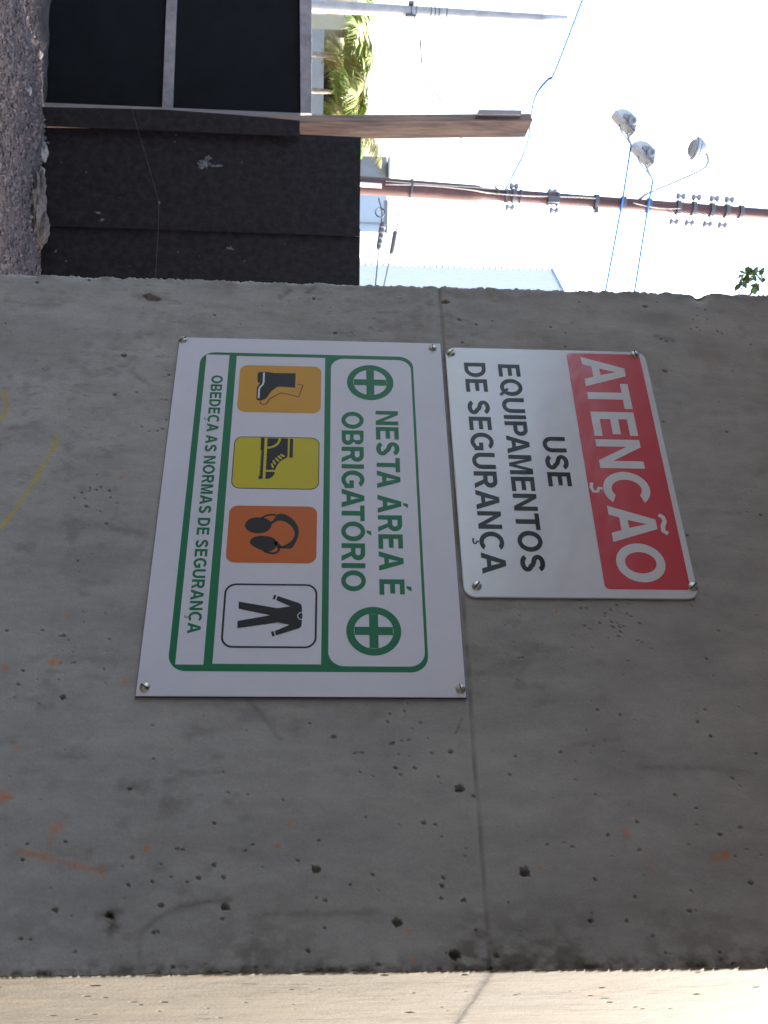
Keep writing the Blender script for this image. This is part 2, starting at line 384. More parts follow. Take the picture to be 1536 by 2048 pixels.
    blend(sun_face*np.clip(fbm(Y*330, ZZ*34, 141, 4)-.60, 0, 1)*7*np.clip(fbm(Y*40, ZZ*4, 143, 2)*2.6-.8, 0, 1), (.055, .042, .032), .75)
    # fine tint of the joint line
    blend(np.exp(-(dj/.0016)**2)*(1-sun_face)*np.clip(vnoise((X)*60, X*0, 95)+.1, 0, 1), (.11, .10, .09), .55)
    # smears
    def stroke(l, w, c, k, rough_=30., seed=1):
        dd, tt = seg_dist(X, ZZ, wpts(l)); ww = w*PXM*(.6+.8*vnoise(tt*9, tt*0, seed))
        mk = np.exp(-(dd/ww)**2)*np.clip(.35+1.3*(fbm(X*rough_*4, ZZ*rough_*4, seed+3, 3)-.2), 0, 1)
        blend(mk*front, c, k)
    stroke([(285,1862),(310,1840),(350,1818),(405,1804),(462,1799)], 5, (.12, .108, .095), .6, seed=5)
    stroke([(283,1865),(278,1890),(282,1925)], 5, (.2, .185, .165), .4, seed=6)
    stroke([(222,1834),(226,1850),(222,1868)], 9, (.07, .06, .05), .8, seed=7)
    stroke([(200,1832),(240,1824)], 9, (.09, .08, .07), .6, seed=8)
    stroke([(500,1402),(535,1445),(560,1480)], 6, (.17, .16, .145), .5, seed=9)
    stroke([(911,1467),(925,1436)], 1.6, (.14, .09, .07), .7, seed=10)
    stroke([(1130,1495),(1205,1480),(1235,1478)], 5, (.18, .165, .15), .4, seed=11)
    stroke([(1280,1535),(1400,1535),(1500,1545)], 7, (.17, .16, .15), .45, seed=12)
    stroke([(380,1470),(420,1464)], 8, (.17, .16, .15), .45, seed=13)
    stroke([(15,600),(60,610),(120,610)], 6, (.19, .17, .15), .45, seed=14)
    stroke([(130,1045),(200,1050),(255,1062),(290,1068)], 9, (.17, .155, .135), .5, seed=15)
    stroke([(340,600),(470,615),(600,640)], 6, (.22, .19, .15), .35, seed=16)
    stroke([(270,590),(330,600)], 12, (.15, .125, .10), .6, seed=17)
    stroke([(262,745),(300,770)], 5, (.19, .165, .12), .5, seed=18)
    stroke([(1310,672),(1345,682)], 5, (.10, .09, .085), .7, seed=19)
    stroke([(560,595),(580,580)], 6, (.12, .10, .085), .6, seed=20)
    stroke([(615,585),(628,575)], 6, (.11, .095, .08), .6, seed=21)
    stroke([(755,640),(770,655)], 9, (.16, .145, .125), .5, seed=22)
    stroke([(1300,1830),(1420,1840),(1530,1850)], 12, (.20, .19, .175), .4, seed=23)
    stroke([(500,1828),(640,1828),(760,1824)], 5, (.17, .15, .12), .5, seed=24)
    sc2 = np.clip(fbm((X+Y)*150, ZZ*62, 121, 3)-.63, 0, 1)*9*np.clip(fbm((X+Y)*6, ZZ*6, 123, 2)*2.4-.8, 0, 1)*np.exp(-(dL/.5)**2)
    blend(sc2*front, (.15, .14, .125), .24)
    sc3 = np.clip(fbm((X+Y)*22, ZZ*30, 131, 5)-.55, 0, 1)*4*np.exp(-(dL/.3)**2)
    blend(sc3*front, (.24, .20, .145), .45)
    sc = np.clip(fbm((X+Y)*55, ZZ*38, 111, 5)-.60, 0, 1)*6*np.clip(fbm((X+Y)*5, ZZ*5, 113, 2)*2.2-.7, 0, 1)
    blend(sc*front, (.19, .18, .165), .42)
    # yellow and orange crayon
    stroke([(113,872),(106,900),(70,960),(30,1020),(-5,1062)], 4.2, (.52, .40, .03), 1.0, 90, 25)
    stroke([(8,785),(16,812),(2,842)], 4, (.52, .38, .03), .9, 90, 26)
    for (a, b, r) in [(112,1654,9),(292,1698,5.5),(7,862,5),(5,1592,9),(18,1596,5),(583,1647,4),(556,1693,4),(210,727,4),(138,1232,4),(105,1325,6),(120,1323,4),(250,1362,4),
                      (1249,1667,6),(1298,1729,6),(1430,1714,6),(1450,1711,6),(816,1861,4),(828,1921,4),(1078,1736,3),(1113,1222,3),(245,953,4),(34,1500,5),(10,1335,5),(140,818,3),(100,1682,4)]:
        c = on_wall(a, b); q = np.hypot(X-c.x, (ZZ-c.z))/(r*PXM)
        blend(np.exp(-q**2)*np.clip(fbm(X*160, ZZ*160, 99, 2)*2-.35, 0, 1)*front, (.62, .20, .045), .85)
    stroke([(40,1702),(90,1716),(140,1728),(205,1741)], 5, (.50, .20, .06), .6, 90, 27)
    stroke([(1045,1446),(1048,1500),(1053,1545)], 1.5, (.45, .36, .27), .45, seed=28)
    stroke([(690,1632),(712,1612),(740,1580)], 1.2, (.42, .40, .36), .45, seed=29)
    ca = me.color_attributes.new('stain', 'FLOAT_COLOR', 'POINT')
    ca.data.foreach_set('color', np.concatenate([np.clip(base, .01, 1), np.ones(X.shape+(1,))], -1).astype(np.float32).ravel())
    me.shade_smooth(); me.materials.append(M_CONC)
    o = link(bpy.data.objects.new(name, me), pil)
    return o
zl = np.concatenate([[0, .02, .3, .6, .9, 1.1], np.arange(1.2, JZ-.0008, .00128), [JZ]])
zu = np.concatenate([[JZ-.0012], np.arange(JZ+.0004, 2.51, .00128), [2.6, 2.8, 3.0, TOP]])
make_lift('lower_lift', zl, True); make_lift('upper_lift', zu, False)

# ------------------------------------------------------------------ flat print helpers on the wall plane
def sheet(name, pts, y, m_, parent, holes=None):
    """flat printed patch: outline of (x, z) at depth y, filled (optional inner loops)"""
    bm = bmesh.new(); off = parent.location
    loops = [pts] + (holes or [])
    for lp in loops:
        vs = [bm.verts.new((p[0]-off.x, y-off.y, p[1]-off.z)) for p in lp]
        for i in range(len(vs)): bm.edges.new((vs[i], vs[(i+1) % len(vs)]))
    bmesh.ops.triangle_fill(bm, use_beauty=True, use_dissolve=False, edges=bm.edges[:], normal=(0, -1, 0))
    for f in bm.faces:
        f.normal_update()
        if f.normal.y > 0: f.normal_flip()
    me = bpy.data.meshes.new(name); bm.to_mesh(me); bm.free(); me.materials.append(m_)
    return link(bpy.data.objects.new(name, me), parent)
def multi_sheet(name, polys, y, m_, parent):
    me = None; bm = bmesh.new(); off = parent.location
    for pts in polys:
        b2 = bmesh.new(); vs = [b2.verts.new((p[0]-off.x, y-off.y, p[1]-off.z)) for p in pts]
        for i in range(len(vs)): b2.edges.new((vs[i], vs[(i+1) % len(vs)]))
        bmesh.ops.triangle_fill(b2, use_beauty=True, use_dissolve=False, edges=b2.edges[:], normal=(0, -1, 0))
        t = bpy.data.meshes.new('t'); b2.to_mesh(t); b2.free(); bm.from_mesh(t); bpy.data.meshes.remove(t)
    for f in bm.faces:
        f.normal_update()
        if f.normal.y > 0: f.normal_flip()
    me = bpy.data.meshes.new(name); bm.to_mesh(me); bm.free(); me.materials.append(m_)
    return link(bpy.data.objects.new(name, me), parent)
def rrect(x0, z0, x1, z1, r, corners=(1, 1, 1, 1), seg=8):
    """rounded rectangle; corners BL, BR, TR, TL"""
    out = []
    for (cx, cz, a0, k) in ((x0, z0, 180, corners[0]), (x1, z0, 270, corners[1]), (x1, z1, 0, corners[2]), (x0, z1, 90, corners[3])):
        if not k or r <= 0: out.append((cx, cz)); continue
        ox = cx + (r if cx == x0 else -r); oz = cz + (r if cz == z0 else -r)
        for i in range(seg+1):
            a = R(a0 + 90*i/seg); out.append((ox + r*math.cos(a), oz + r*math.sin(a)))
    return out
def ring(x, z, r, n=40): return [(x+r*math.cos(2*math.pi*i/n), z+r*math.sin(2*math.pi*i/n)) for i in range(n)]
def strip(pts, w):
    """outline of a stroke"""
    n = len(pts); L_, R_ = [], []
    for i in range(n):
        a = Vector(pts[max(i-1, 0)]); b = Vector(pts[min(i+1, n-1)]); t = (b-a).normalized(); nn = Vector((-t.y, t.x))*w/2
        p = Vector(pts[i]); L_.append(tuple(p+nn)); R_.append(tuple(p-nn))
    return L_ + R_[::-1]
def avg_rect(bl, tl, br, tr):
    """four pixel corners -> level rectangle on the wall"""
    a, b, c, d = [on_wall(*p) for p in (bl, tl, br, tr)]
    return ((a.x+b.x)/2, (a.z+c.z)/2, (c.x+d.x)/2, (b.z+d.z)/2)
# block capitals drawn as outlines (cap height 1)
def _arc(cx, cz, rx, rz, a0, a1, n=14):
    return [(cx+rx*math.cos(R(a0+(a1-a0)*i/n)), cz+rz*math.sin(R(a0+(a1-a0)*i/n))) for i in range(n+1)]
def glyph(ch, t, h):
    """-> advance width, list of (outline, holes)"""
    acc = {'Ç': ('C', 'ced'), 'Ã': ('A', 'til'), 'Á': ('A', 'acu'), 'É': ('E', 'acu'), 'Ó': ('O', 'acu')}
    if ch in acc:
        b, k = acc[ch]; w, p = glyph(b, t, h); c = w/2
        if k == 'ced': q = strip([(c+.02, -.03), (c+.0, -.11), (c+.10, -.15), (c+.10, -.24), (c-.02, -.275), (c-.14, -.25)], .075)
        elif k == 'til': q = strip([(c-.25, 1.09), (c-.19, 1.17), (c-.09, 1.19), (c+.06, 1.125), (c+.17, 1.12), (c+.24, 1.21)], .10)
        else: q = [(c-.06, 1.07), (c+.06, 1.07), (c+.21, 1.27), (c-.01, 1.27)]
        return w, p + [(q, [])]
    if ch == ' ': return .26, []
    if ch == 'I': return t, [([(0, 0), (t, 0), (t, 1), (0, 1)], [])]
    if ch == 'E':
        w = .72; m_ = .52
        return w, [([(0, 0), (w, 0), (w, h), (t, h), (t, m_-h/2), (w-.06, m_-h/2), (w-.06, m_+h/2), (t, m_+h/2), (t, 1-h), (w-.02, 1-h), (w-.02, 1), (0, 1)], [])]
    if ch == 'T': w = .78; return w, [([(w/2-t/2, 0), (w/2+t/2, 0), (w/2+t/2, 1-h), (w, 1-h), (w, 1), (0, 1), (0, 1-h), (w/2-t/2, 1-h)], [])]
    if ch == 'N': w = .82; return w, [([(0, 0), (t*.95, 0), (t*.95, .68), (w-t, 0), (w, 0), (w, 1), (w-t*.95, 1), (w-t*.95, .32), (t, 1), (0, 1)], [])]
    if ch == 'M': w = .98; return w, [([(0, 0), (t*.95, 0), (t*.95, .76), (w/2-.085, 0), (w/2+.085, 0), (w-t*.95, .76), (w-t*.95, 0), (w, 0), (w, 1), (w-.28, 1), (w/2, .28), (.28, 1), (0, 1)], [])]
    if ch == 'A':
        w = .94; k = t*1.08
        return w, [([(0, 0), (k, 0), (k+.075, .22), (w-k-.075, .22), (w-k, 0), (w, 0), (w/2+k*.53, 1), (w/2-k*.53, 1)], [[(k+.135, .22+h*.95), (w-k-.135, .22+h*.95), (w/2, .79)]])]
    if ch == 'U':
        w = .82
        return w, [([(0, 1)] + _arc(w/2, .37, w/2, .385, 180, 360) + [(w, 1), (w-t, 1)] + _arc(w/2, .37, w/2-t, .385-h, 360, 180) + [(t, 1)], [])]
    if ch in 'OQ':
        w = .96; p = [(_arc(w/2, .5, w/2, .515, 0, 349, 30), [_arc(w/2, .5, w/2-t, .515-h, 0, 349, 30)])]
        if ch == 'Q': p.append(([(.50, .30), (.60, .37), (.98, .02), (.87, -.09)], []))
        return w, p
    if ch == 'C':
        w = .90; return w, [(_arc(.48, .5, .48, .515, 42, 318, 24) + _arc(.48, .5, .48-t, .515-h, 318-12, 42+12, 24), [])]
    if ch == 'G':
        w = .92
        return w, [(_arc(.48, .5, .48, .515, 40, 312, 24) + [(w, .14), (w, .54), (.52, .54), (.52, .54-h), (w-t, .54-h), (w-t, .23)] + _arc(.48, .5, .48-t, .515-h, 312, 50, 22), [])]
    if ch == 'D':
        w = .82; return w, [([(0, 0)] + _arc(.36, .5, .46, .5, 270, 450, 18) + [(0, 1)], [[(t, h)] + _arc(.36, .5, .46-t, .5-h, 270, 450, 18) + [(t, 1-h)]])]
    if ch == 'P':
        w = .77; return w, [([(0, 0), (t, 0), (t, .37)] + _arc(.45, .685, .32, .315, 270, 450, 16) + [(0, 1)], [[(t, .37+h)] + _arc(.45, .685, .32-t, .315-h, 270, 450, 12) + [(t, 1-h)]])]
    if ch == 'R':
        w = .84; return w, [([(0, 0), (t, 0), (t, .40), (.40, .40), (.60, 0), (w, 0), (.60, .425)] + _arc(.48, .70, .32, .30, 290, 450, 14) + [(0, 1)], [[(t, .40+h)] + _arc(.46, .70, .33-t, .30-h, 270, 450, 12) + [(t, 1-h)]])]
    if ch == 'B':
        w = .80
        return w, [([(0, 0)] + _arc(.48, .285, .32, .285, 270, 425, 14) + _arc(.46, .755, .31, .245, 300, 450, 12) + [(0, 1)],
                    [[(t, h)] + _arc(.46, .285, .33-t, .285-h*.98, 270, 450, 10) + [(t, .57-h)], [(t, .545)] + _arc(.45, .70, .31-t, .70-.545, 270, 450, 10) + [(t, 1-h)]])]
    if ch == 'S':
        w = .78; c = .39; k = h*.5
        sp = _arc(c, .725, c-t*.52, .275-k, 12, 262, 20)
        sp += [(c+.10, .475)] + _arc(c, .265, c-t*.52, .265-k, 62, -168, 20)
        sp = [p for p in sp]
        return w, [(strip(sp, (t+h)/2), [])]
def text_line(s_, x0, x1, z0, z1, y, m_, parent, t=.19, space=.12):
    """lettering from x0 to x1 with its capitals from z0 to z1"""
    h = t*.86; adv = 0; parts = []; last = ' '
    for ch in s_:
        w, p = glyph(ch, t, h)
        pair = (last + ch).translate(str.maketrans('ÃÁÇÉÓ', 'AACEO')); last = ch
        adv -= {'AT': .20, 'TA': .20, 'CA': .07, 'AC': .07, 'AO': .07, 'GA': .06, 'PA': .14, 'RA': .05, 'AM': .04, 'AN': .04, 'TO': .08, 'A ': .05, ' A': .05, 'RE': .0, 'IG': .0}.get(pair, 0)
        parts.append((adv, p)); adv += w + (space if ch != ' ' else space*.6)
    tot = adv - space; off = parent.location; bm = bmesh.new(); n = 0
    for a, p in parts:
        for outline, holes in p:
            n += 1; b2 = bmesh.new()
            for lp in [outline] + holes:
                vs = [b2.verts.new((x0+(a+u)/tot*(x1-x0)-off.x, y-.00002*(n % 3)-off.y, z0+v*(z1-z0)-off.z)) for u, v in lp]
                for i in range(len(vs)): b2.edges.new((vs[i], vs[(i+1) % len(vs)]))
            bmesh.ops.triangle_fill(b2, use_beauty=True, use_dissolve=False, edges=b2.edges[:], normal=(0, -1, 0))
            tm = bpy.data.meshes.new('t'); b2.to_mesh(tm); b2.free(); bm.from_mesh(tm); bpy.data.meshes.remove(tm)
    for f in bm.faces:
        f.normal_update()
        if f.normal.y > 0: f.normal_flip()
    me = bpy.data.meshes.new('lettering'); bm.to_mesh(me); bm.free(); me.materials.append(m_)
    return link(bpy.data.objects.new('lettering', me), parent)
def screw(x, z, r, y, ang, parent):
    mb = MB().lathe([(-.001, r*.98), (.0008, r), (.0022, r*.86), (.0032, r*.55), (.0036, .0002)], (x, y, z), (0, -1, 0), 20)
    h = mb.build('screw', M_ZINC, parent, smooth=True)
    d = Vector((math.cos(ang), 0, math.sin(ang))); p = Vector((-d.z, 0, d.x))
    MB().box((x, y-.0033, z), d*r*.86, p*r*.13, (0, .0006, 0)).build('slot', M_SLOT, h)
    return h

# ------------------------------------------------------------------ large green and white sign
gx0, gz0, gx1, gz1 = -1.1450, 1.5297, -0.5470, 1.9318
Y0 = -.0012
sg = empty('safety_sign', (gx0, Y0, gz0))
tag(sg, 'large white rectangular safety sign with green border and four pictogram squares', 'sign')
MB().box(((gx0+gx1)/2, Y0-.0013, (gz0+gz1)/2), ((gx1-gx0)/2, 0, 0), (0, .0013, 0), (0, 0, (gz1-gz0)/2)).build('back_plate', M_EDGE, sg)
YF = Y0-.0026
MB().box(((gx0+gx1)/2, YF-.0003, (gz0+gz1)/2), ((gx1-gx0)/2-.0008, 0, 0), (0, .0003, 0), (0, 0, (gz1-gz0)/2-.0008)).build('panel', M_SIGNW, sg)
Yp = YF-.0006
def z1p(zx, zy): return (240+zx/2.13333, 640+zy/2.13333)
def zr(bl, tl, br, tr): return avg_rect(z1p(*bl), z1p(*tl), z1p(*br), z1p(*tr))
bx0, bz0, bx1, bz1 = zr((342,143), (1240,168), (209,1500), (1326,1516))
sxa = zr((370,157), (467,157), (238,1477), (358,1477))        # bottom strip
sxb = zr((498,160), (875,172), (397,1473), (858,1477))        # pictogram field
sxc = zr((900,172), (1240,182), (888,1483), (1300,1487))      # headline field
sheet('green_border', rrect(bx0, bz0, bx1, bz1, .022), Yp-.00010, M_GRN, sg,
      holes=[rrect(sxa[0], sxa[1], sxa[2], sxa[3], 0), rrect(sxb[0], sxb[1], sxb[2], sxb[3], 0), rrect(sxc[0], sxc[1], sxc[2], sxc[3], .020)])
def line1(s, b0, b1, t0, t1, bold, space=.12):
    p, q, r_, t_ = [on_wall(*z1p(*k)) for k in (b0, b1, t0, t1)]
    text_line(s, (p.x+r_.x)/2, (q.x+t_.x)/2, (p.z+q.z)/2, (r_.z+t_.z)/2, Yp-.0002, M_GRN, sg, bold, space)
line1('NESTA ÁREA É', (1088,397), (1108,1180), (1187,397), (1212,1180), .225, .12)
line1('OBRIGATÓRIO', (945,400), (945,1165), (1038,400), (1047,1165), .225, .10)
line1('OBEDEÇA AS NORMAS DE SEGURANÇA', (389,245), (291,1345), (439,245), (346,1345), .225, .12)
for zx, zy, w in ((1067, 275, 99), (1082, 1334, 117)):
    c = on_wall(*z1p(zx, zy)); e = on_wall(*z1p(zx+w, zy)); r = abs(e.z-c.z)
    sheet('cross_ring', ring(c.x, c.z, r), Yp-.0002, M_GRN, sg, holes=[ring(c.x, c.z, r*.72)])
    a = r*.70; b = r*.165
    sheet('cross', [(c.x-a, c.z-b), (c.x-b, c.z-b), (c.x-b, c.z-a), (c.x+b, c.z-a), (c.x+b, c.z-b), (c.x+a, c.z-b), (c.x+a, c.z+b), (c.x+b, c.z+b), (c.x+b, c.z+a), (c.x-b, c.z+a), (c.x-b, c.z+b), (c.x-a, c.z+b)], Yp-.0003, M_GRN, sg)
rA = zr((513,199), (858,210), (501,398), (857,409)); rB = zr((489,503), (851,513), (475,724), (849,735))
rC = zr((467,798), (841,806), (453,1040), (838,1049)); rD = zr((447,1128), (843,1138), (431,1402), (838,1412))
sheet('amber_square', rrect(*rA, .012), Yp-.0002, M_AMB, sg)
sheet('yellow_square_outline', rrect(*rB, .012), Yp-.0002, M_BLK, sg, holes=[rrect(rB[0]+.0012, rB[1]+.0012, rB[2]-.0012, rB[3]-.0012, .011)])
sheet('yellow_square', rrect(rB[0]+.0012, rB[1]+.0012, rB[2]-.0012, rB[3]-.0012, .011), Yp-.0002, M_YEL, sg)
sheet('orange_square', rrect(*rC, .012), Yp-.0002, M_ORG, sg)
sheet('navy_outline', rrect(*rD, .015), Yp-.0002, M_NAVY, sg, holes=[rrect(rD[0]+.0026, rD[1]+.0026, rD[2]-.0026, rD[3]-.0026, .0125)])
def wz(l, oy): return [(lambda p: (p.x, p.z))(on_wall(420+a/5.908, oy+b/5.908)) for a, b in l]
def smooth_poly(pts, it=2, closed=True):
    for _ in range(it):
        o = []; n = len(pts)
        for i in range(n if closed else n-1):
            a, b = pts[i], pts[(i+1) % n]; o += [(a[0]*.75+b[0]*.25, a[1]*.75+b[1]*.25), (a[0]*.25+b[0]*.75, a[1]*.25+b[1]*.75)]
        if not closed: o = [pts[0]] + o + [pts[-1]]
        pts = o
    return pts
K = 1/5.908*PXM
# tall boot
sheet('boot_pictogram', wz([(568,292),(600,283),(680,284),(760,298),(1012,300),(1006,470),(870,459),(820,458),(790,464),(735,505),(700,545),(680,580),(655,603),(600,625),(560,618),(549,600),(555,470),(562,455),(590,420),(590,412),(565,405),(562,340)], 700), Yp-.0003, M_BLK, sg)
sheet('boot_stripe', strip(wz([(640,292),(635,405),(625,432),(592,465),(582,490),(576,595)], 700), 20*K), Yp-.0004, M_SIGNW, sg)
sheet('boot_outline', strip(wz([(593,632),(597,655),(620,668),(655,668),(675,650),(710,600),(840,530),(1050,578),(1100,440),(1040,428)], 700), 11*K), Yp-.0003, M_BLK, sg)
# ankle boot
teeth = []
for i in range(12):
    f = i/11; y = 1215+f*285; xe = 597-f*20; teeth += [(xe+22, y), (xe, y+13)]
main = wz([(682,1065),(922,1070),(918,1268),(906,1300),(870,1315),(830,1342),(795,1385),(770,1440),(662,1440)], 700)
multi_sheet('ankle_boot_pictogram', [wz([(605,1060),(648,1060),(622,1548),(572,1545),(575,1505)] + teeth[::-1] + [(598,1205)], 700), main,
    wz([(945,1072),(985,1075),(978,1298),(938,1296)], 700), wz([(660,1462),(768,1465),(760,1495),(740,1520),(710,1540),(655,1548)], 700)], Yp-.0003, M_BLK, sg)
arc = [(680+146*math.cos(R(a)), 1067+112*math.sin(R(a))) for a in range(0, 91, 9)]
lace = []
for (cx_, cy_, a) in ((858,1272,-62),(826,1293,-52),(795,1320,-44),(760,1352,-30),(738,1392,-22)):
    c, s_ = math.cos(R(a+90)), math.sin(R(a+90)); lace.append([(cx_+c*dx-s_*dy, cy_+s_*dx+c*dy) for dx, dy in ((-28,-11),(28,-11),(28,11),(-28,11))])
multi_sheet('ankle_boot_detail', [strip(wz(arc, 700), 26*K)] + [wz(l, 700) for l in lace], Yp-.0004, M_YEL, sg)
# ear muffs
cupL = [(408,335),(425,285),(470,245),(540,225),(620,232),(690,252),(725,290),(730,320),(715,360),(670,400),(600,417),(520,414),(450,390)]
cupR = [(466,520),(490,475),(550,450),(630,445),(710,455),(765,480),(788,515),(795,560),(770,600),(715,630),(650,632),(560,595),(495,560)]
band = [(782,205),(805,188),(850,184),(920,205),(990,255),(1040,330),(1053,400),(1035,480),(1000,550),(960,601),(900,595),(850,598),(815,590),(818,572),(880,560),(950,520),(990,470),(1003,420),(985,360),(940,310),(880,275),(830,265),(785,276),(745,300),(720,318),(706,292),(745,262),(765,235)]
multi_sheet('ear_muff_pictogram', [smooth_poly(wz(cupL, 1000)), smooth_poly(wz(cupR, 1000)), smooth_poly(wz(band, 1000), 1),
    strip(smooth_poly(wz([(600,245),(650,212),(720,195),(782,200)], 1000), 2, False), 24*K), strip(wz([(775,515),(800,550),(830,588)], 1000), 42*K),
    strip(smooth_poly(wz([(815,590),(808,630),(760,655),(700,648),(640,625)], 1000), 2, False), 24*K)], Yp-.0003, M_BLK, sg)
# overalls
multi_sheet('overalls_pictogram', [wz([(342,1222),(800,1300),(950,1278),(783,1205),(800,1155),(1055,1240),(1078,1258),(1086,1285),(1091,1395),(1082,1500),(1074,1522),(1050,1538),(780,1620),(765,1570),(940,1495),(800,1468),(325,1535),(328,1450),(715,1382),(340,1305)], 1000),
    wz([(760,1140),(785,1150),(768,1200),(740,1190)], 1000), wz([(722,1578),(752,1570),(768,1622),(738,1635)], 1000)], Yp-.0003, M_BLK, sg)
sheet('overalls_collar', strip(wz([(1092+55*math.cos(R(a)), 1392+44*math.sin(R(a))) for a in range(90, 271, 15)], 1000), 8*K), Yp-.0004, M_SIGNW, sg)
for k, (zx, zy) in enumerate(((271,93),(1332,129),(107,1573),(1451,1581))):
    c = on_wall(*z1p(zx, zy)); screw(c.x, c.z, .0062, Yp+.0002, (2.2, .05, 1.0, .25)[k], sg)

# ------------------------------------------------------------------ red and white sign
ax0, az0, ax1, az1 = -1.1374, 1.9380, -.6902, 2.2520
sa = empty('attention_sign', (ax0, Y0, az0))
tag(sa, 'smaller white metal sign with red headline band and rounded corners', 'sign')
def plate(name, x0, z0, x1, z1, r, ya, yb, m_, parent, dome=0):
    mb = MB(); pts = rrect(x0, z0, x1, z1, r); mb.prism([(p[0], ya, p[1]) for p in pts], (0, yb-ya, 0)); return mb.build(name, m_, parent)
plate('back_plate', ax0, az0, ax1, az1, .016, Y0, Y0-.0020, M_ALU, sa)
plate('panel', ax0+.0012, az0+.0012, ax1-.0012, az1-.0012, .0150, Y0-.0020, Y0-.0027, M_ALW, sa)
Yq = Y0-.0027
def z2p(zx, zy): return (860+zx/2.6483, 660+zy/2.6483)
rr_ = avg_rect(z2p(717,136), z2p(1112,136), z2p(925,1378), z2p(1368,1388))
sheet('red_band', rrect(rr_[0], rr_[1], rr_[2], rr_[3], .007), Yq-.0001, M_RED, sa)
def line2(s, b0, b1, t0, t1, bold, m_, space=.12):
    p, q, r_, t_ = [on_wall(*z2p(*k)) for k in (b0, b1, t0, t1)]
    text_line(s, (p.x+r_.x)/2, (q.x+t_.x)/2, (p.z+q.z)/2, (r_.z+t_.z)/2, Yq-.0002, m_, sa, bold, space)
line2('ATENÇÃO', (803,163), (998,1345), (1016,163), (1258,1345), .215, M_LETW, .10)
line2('USE', (592,575), (625,838), (712,575), (748,838), .215, M_BLK2)
line2('EQUIPAMENTOS', (356,192), (482,1290), (472,192), (610,1290), .215, M_BLK2)
line2('DE SEGURANÇA', (172,183), (282,1300), (289,183), (407,1300), .215, M_BLK2)
for k, (zx, zy) in enumerate(((108,132),(1080,138),(246,1363),(1388,1368))):
    c = on_wall(*z2p(zx, zy)); screw(c.x, c.z, .0068, Yq+.0002, (2.4, .15, 2.5, 2.3)[k], sa)

# ------------------------------------------------------------------ plywood fence
FT = 1.965
def fp(u, v=0, z=0): return fA + FD*u + FN*v + Vector((0, 0, z))
def fu(px, py):
    """fence-plane coordinates of a pixel"""
    p = on_plane(px, py, fA, FN); return (p-fA).dot(FD), p.z
fence = empty('plywood_fence', fp(0))
tag(fence, 'dark brown plywood hoarding of upright panels left of the pillar', 'fence')
u_seam0, u_seam1 = fu(84, 450)[0], fu(718, 472)[0]
us0, us1 = fu(85, 262)[0], fu(715, 274)[0]
TH = .015
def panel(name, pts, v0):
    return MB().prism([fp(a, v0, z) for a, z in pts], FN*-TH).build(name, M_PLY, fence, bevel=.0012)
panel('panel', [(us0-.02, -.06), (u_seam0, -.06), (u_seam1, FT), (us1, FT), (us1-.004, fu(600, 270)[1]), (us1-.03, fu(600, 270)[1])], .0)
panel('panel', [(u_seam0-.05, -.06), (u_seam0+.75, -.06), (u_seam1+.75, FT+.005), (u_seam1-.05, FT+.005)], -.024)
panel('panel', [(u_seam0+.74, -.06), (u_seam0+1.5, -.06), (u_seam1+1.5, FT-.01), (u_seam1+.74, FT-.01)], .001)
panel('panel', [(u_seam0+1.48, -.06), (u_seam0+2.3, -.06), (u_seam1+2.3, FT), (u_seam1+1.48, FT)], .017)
# the battens behind the panels
for z in (.35, 1.05, 1.75):
    MB().box(fp(1.4, -.062, z), FD*1.32, FN*.02, (0, 0, .035)).build('batten', M_LUMH, fence)
def splat(px, py, rad, stretch, parent, n=16, v=.0015, wob=.5):
    u, z = fu(px, py); pts = []
    for i in range(n):
        a = 2*math.pi*i/n; r = rad*(1 + wob*(random.random()-.5)*2); pts.append(fp(u+math.cos(a)*r, v, z+math.sin(a)*r*stretch))
    c = fp(u, v+rad*.1, z); MB().add(pts+[c], [(i, (i+1) % n, n) for i in range(n)]).build('mortar_splash', M_SPLAT, parent, smooth=True)
pan = [o for o in fence.children if o.name.startswith('panel')]
splat(410, 324, .030, 1.0, fence, 40, wob=.75); splat(432, 332, .008, 5., fence, 20, wob=.5); splat(402, 330, .020, .8, fence, 30, wob=.8); splat(420, 316, .007, 3., fence, 16, wob=.7)
for (px, py, r, s_) in ((190,249,.016,.8),(460,495,.014,1.6),(570,485,.005,1.2),(318,405,.007,1.),(300,232,.006,1),(352,270,.005,1.2),(205,440,.010,1.5),(150,240,.006,1),(95,285,.012,1.4),
        (484,325,.005,1.),(350,284,.005,1.),(123,325,.005,1.),(173,345,.006,1.2),(240,395,.005,1.),(195,425,.012,1.5),(355,502,.005,1),(398,510,.004,1),(488,520,.005,1.4),(260,530,.004,1),(300,545,.004,1),(130,520,.006,1.2),(110,500,.009,1.)):
    v0 = -.0225 if py > 472 else .0015
    if 200 < py < 260: continue
    splat(px, py, r*.7, s_, fence, 14, v0, .7)

# strip board over the post foot
pB = on_plane(62, 243, fA, FN) + FWH*.13; pB.z = 0
TILT = (at(1060, 250, (pB-CAM).dot(FWH)) - pB); TILT = TILT/TILT.z
nP = -FWH
def on_post(px, py, off=0): return on_plane(px, py, pB + nP*off, nP)
def fpix(px, py, v): return on_plane(px, py, fA + FN*v, FN)
strip_pts = [fpix(*p, .05) for p in ((62, 213), (66, 250), (598, 272), (600, 241), (470, 229), (330, 219))]
MB().prism(strip_pts, FN*-.012).build('cover_strip', M_PLY, fence, bevel=.001)
MB().prism([fpix(*p, .036) for p in ((64, 220), (66, 238), (590, 262), (592, 246))], FN*-.03).build('spacer_batten', M_LUM, fence)

for q in (((80, 246), (80, 274), (87, 274), (87, 246)), ((74, 474), (74, 620), (81, 620), (81, 474))):
    MB().prism([fpix(*p, .004 if q[0][1] < 300 else -.018) for p in q], FN*-.006).build('raw_edge', M_PLYE, fence)
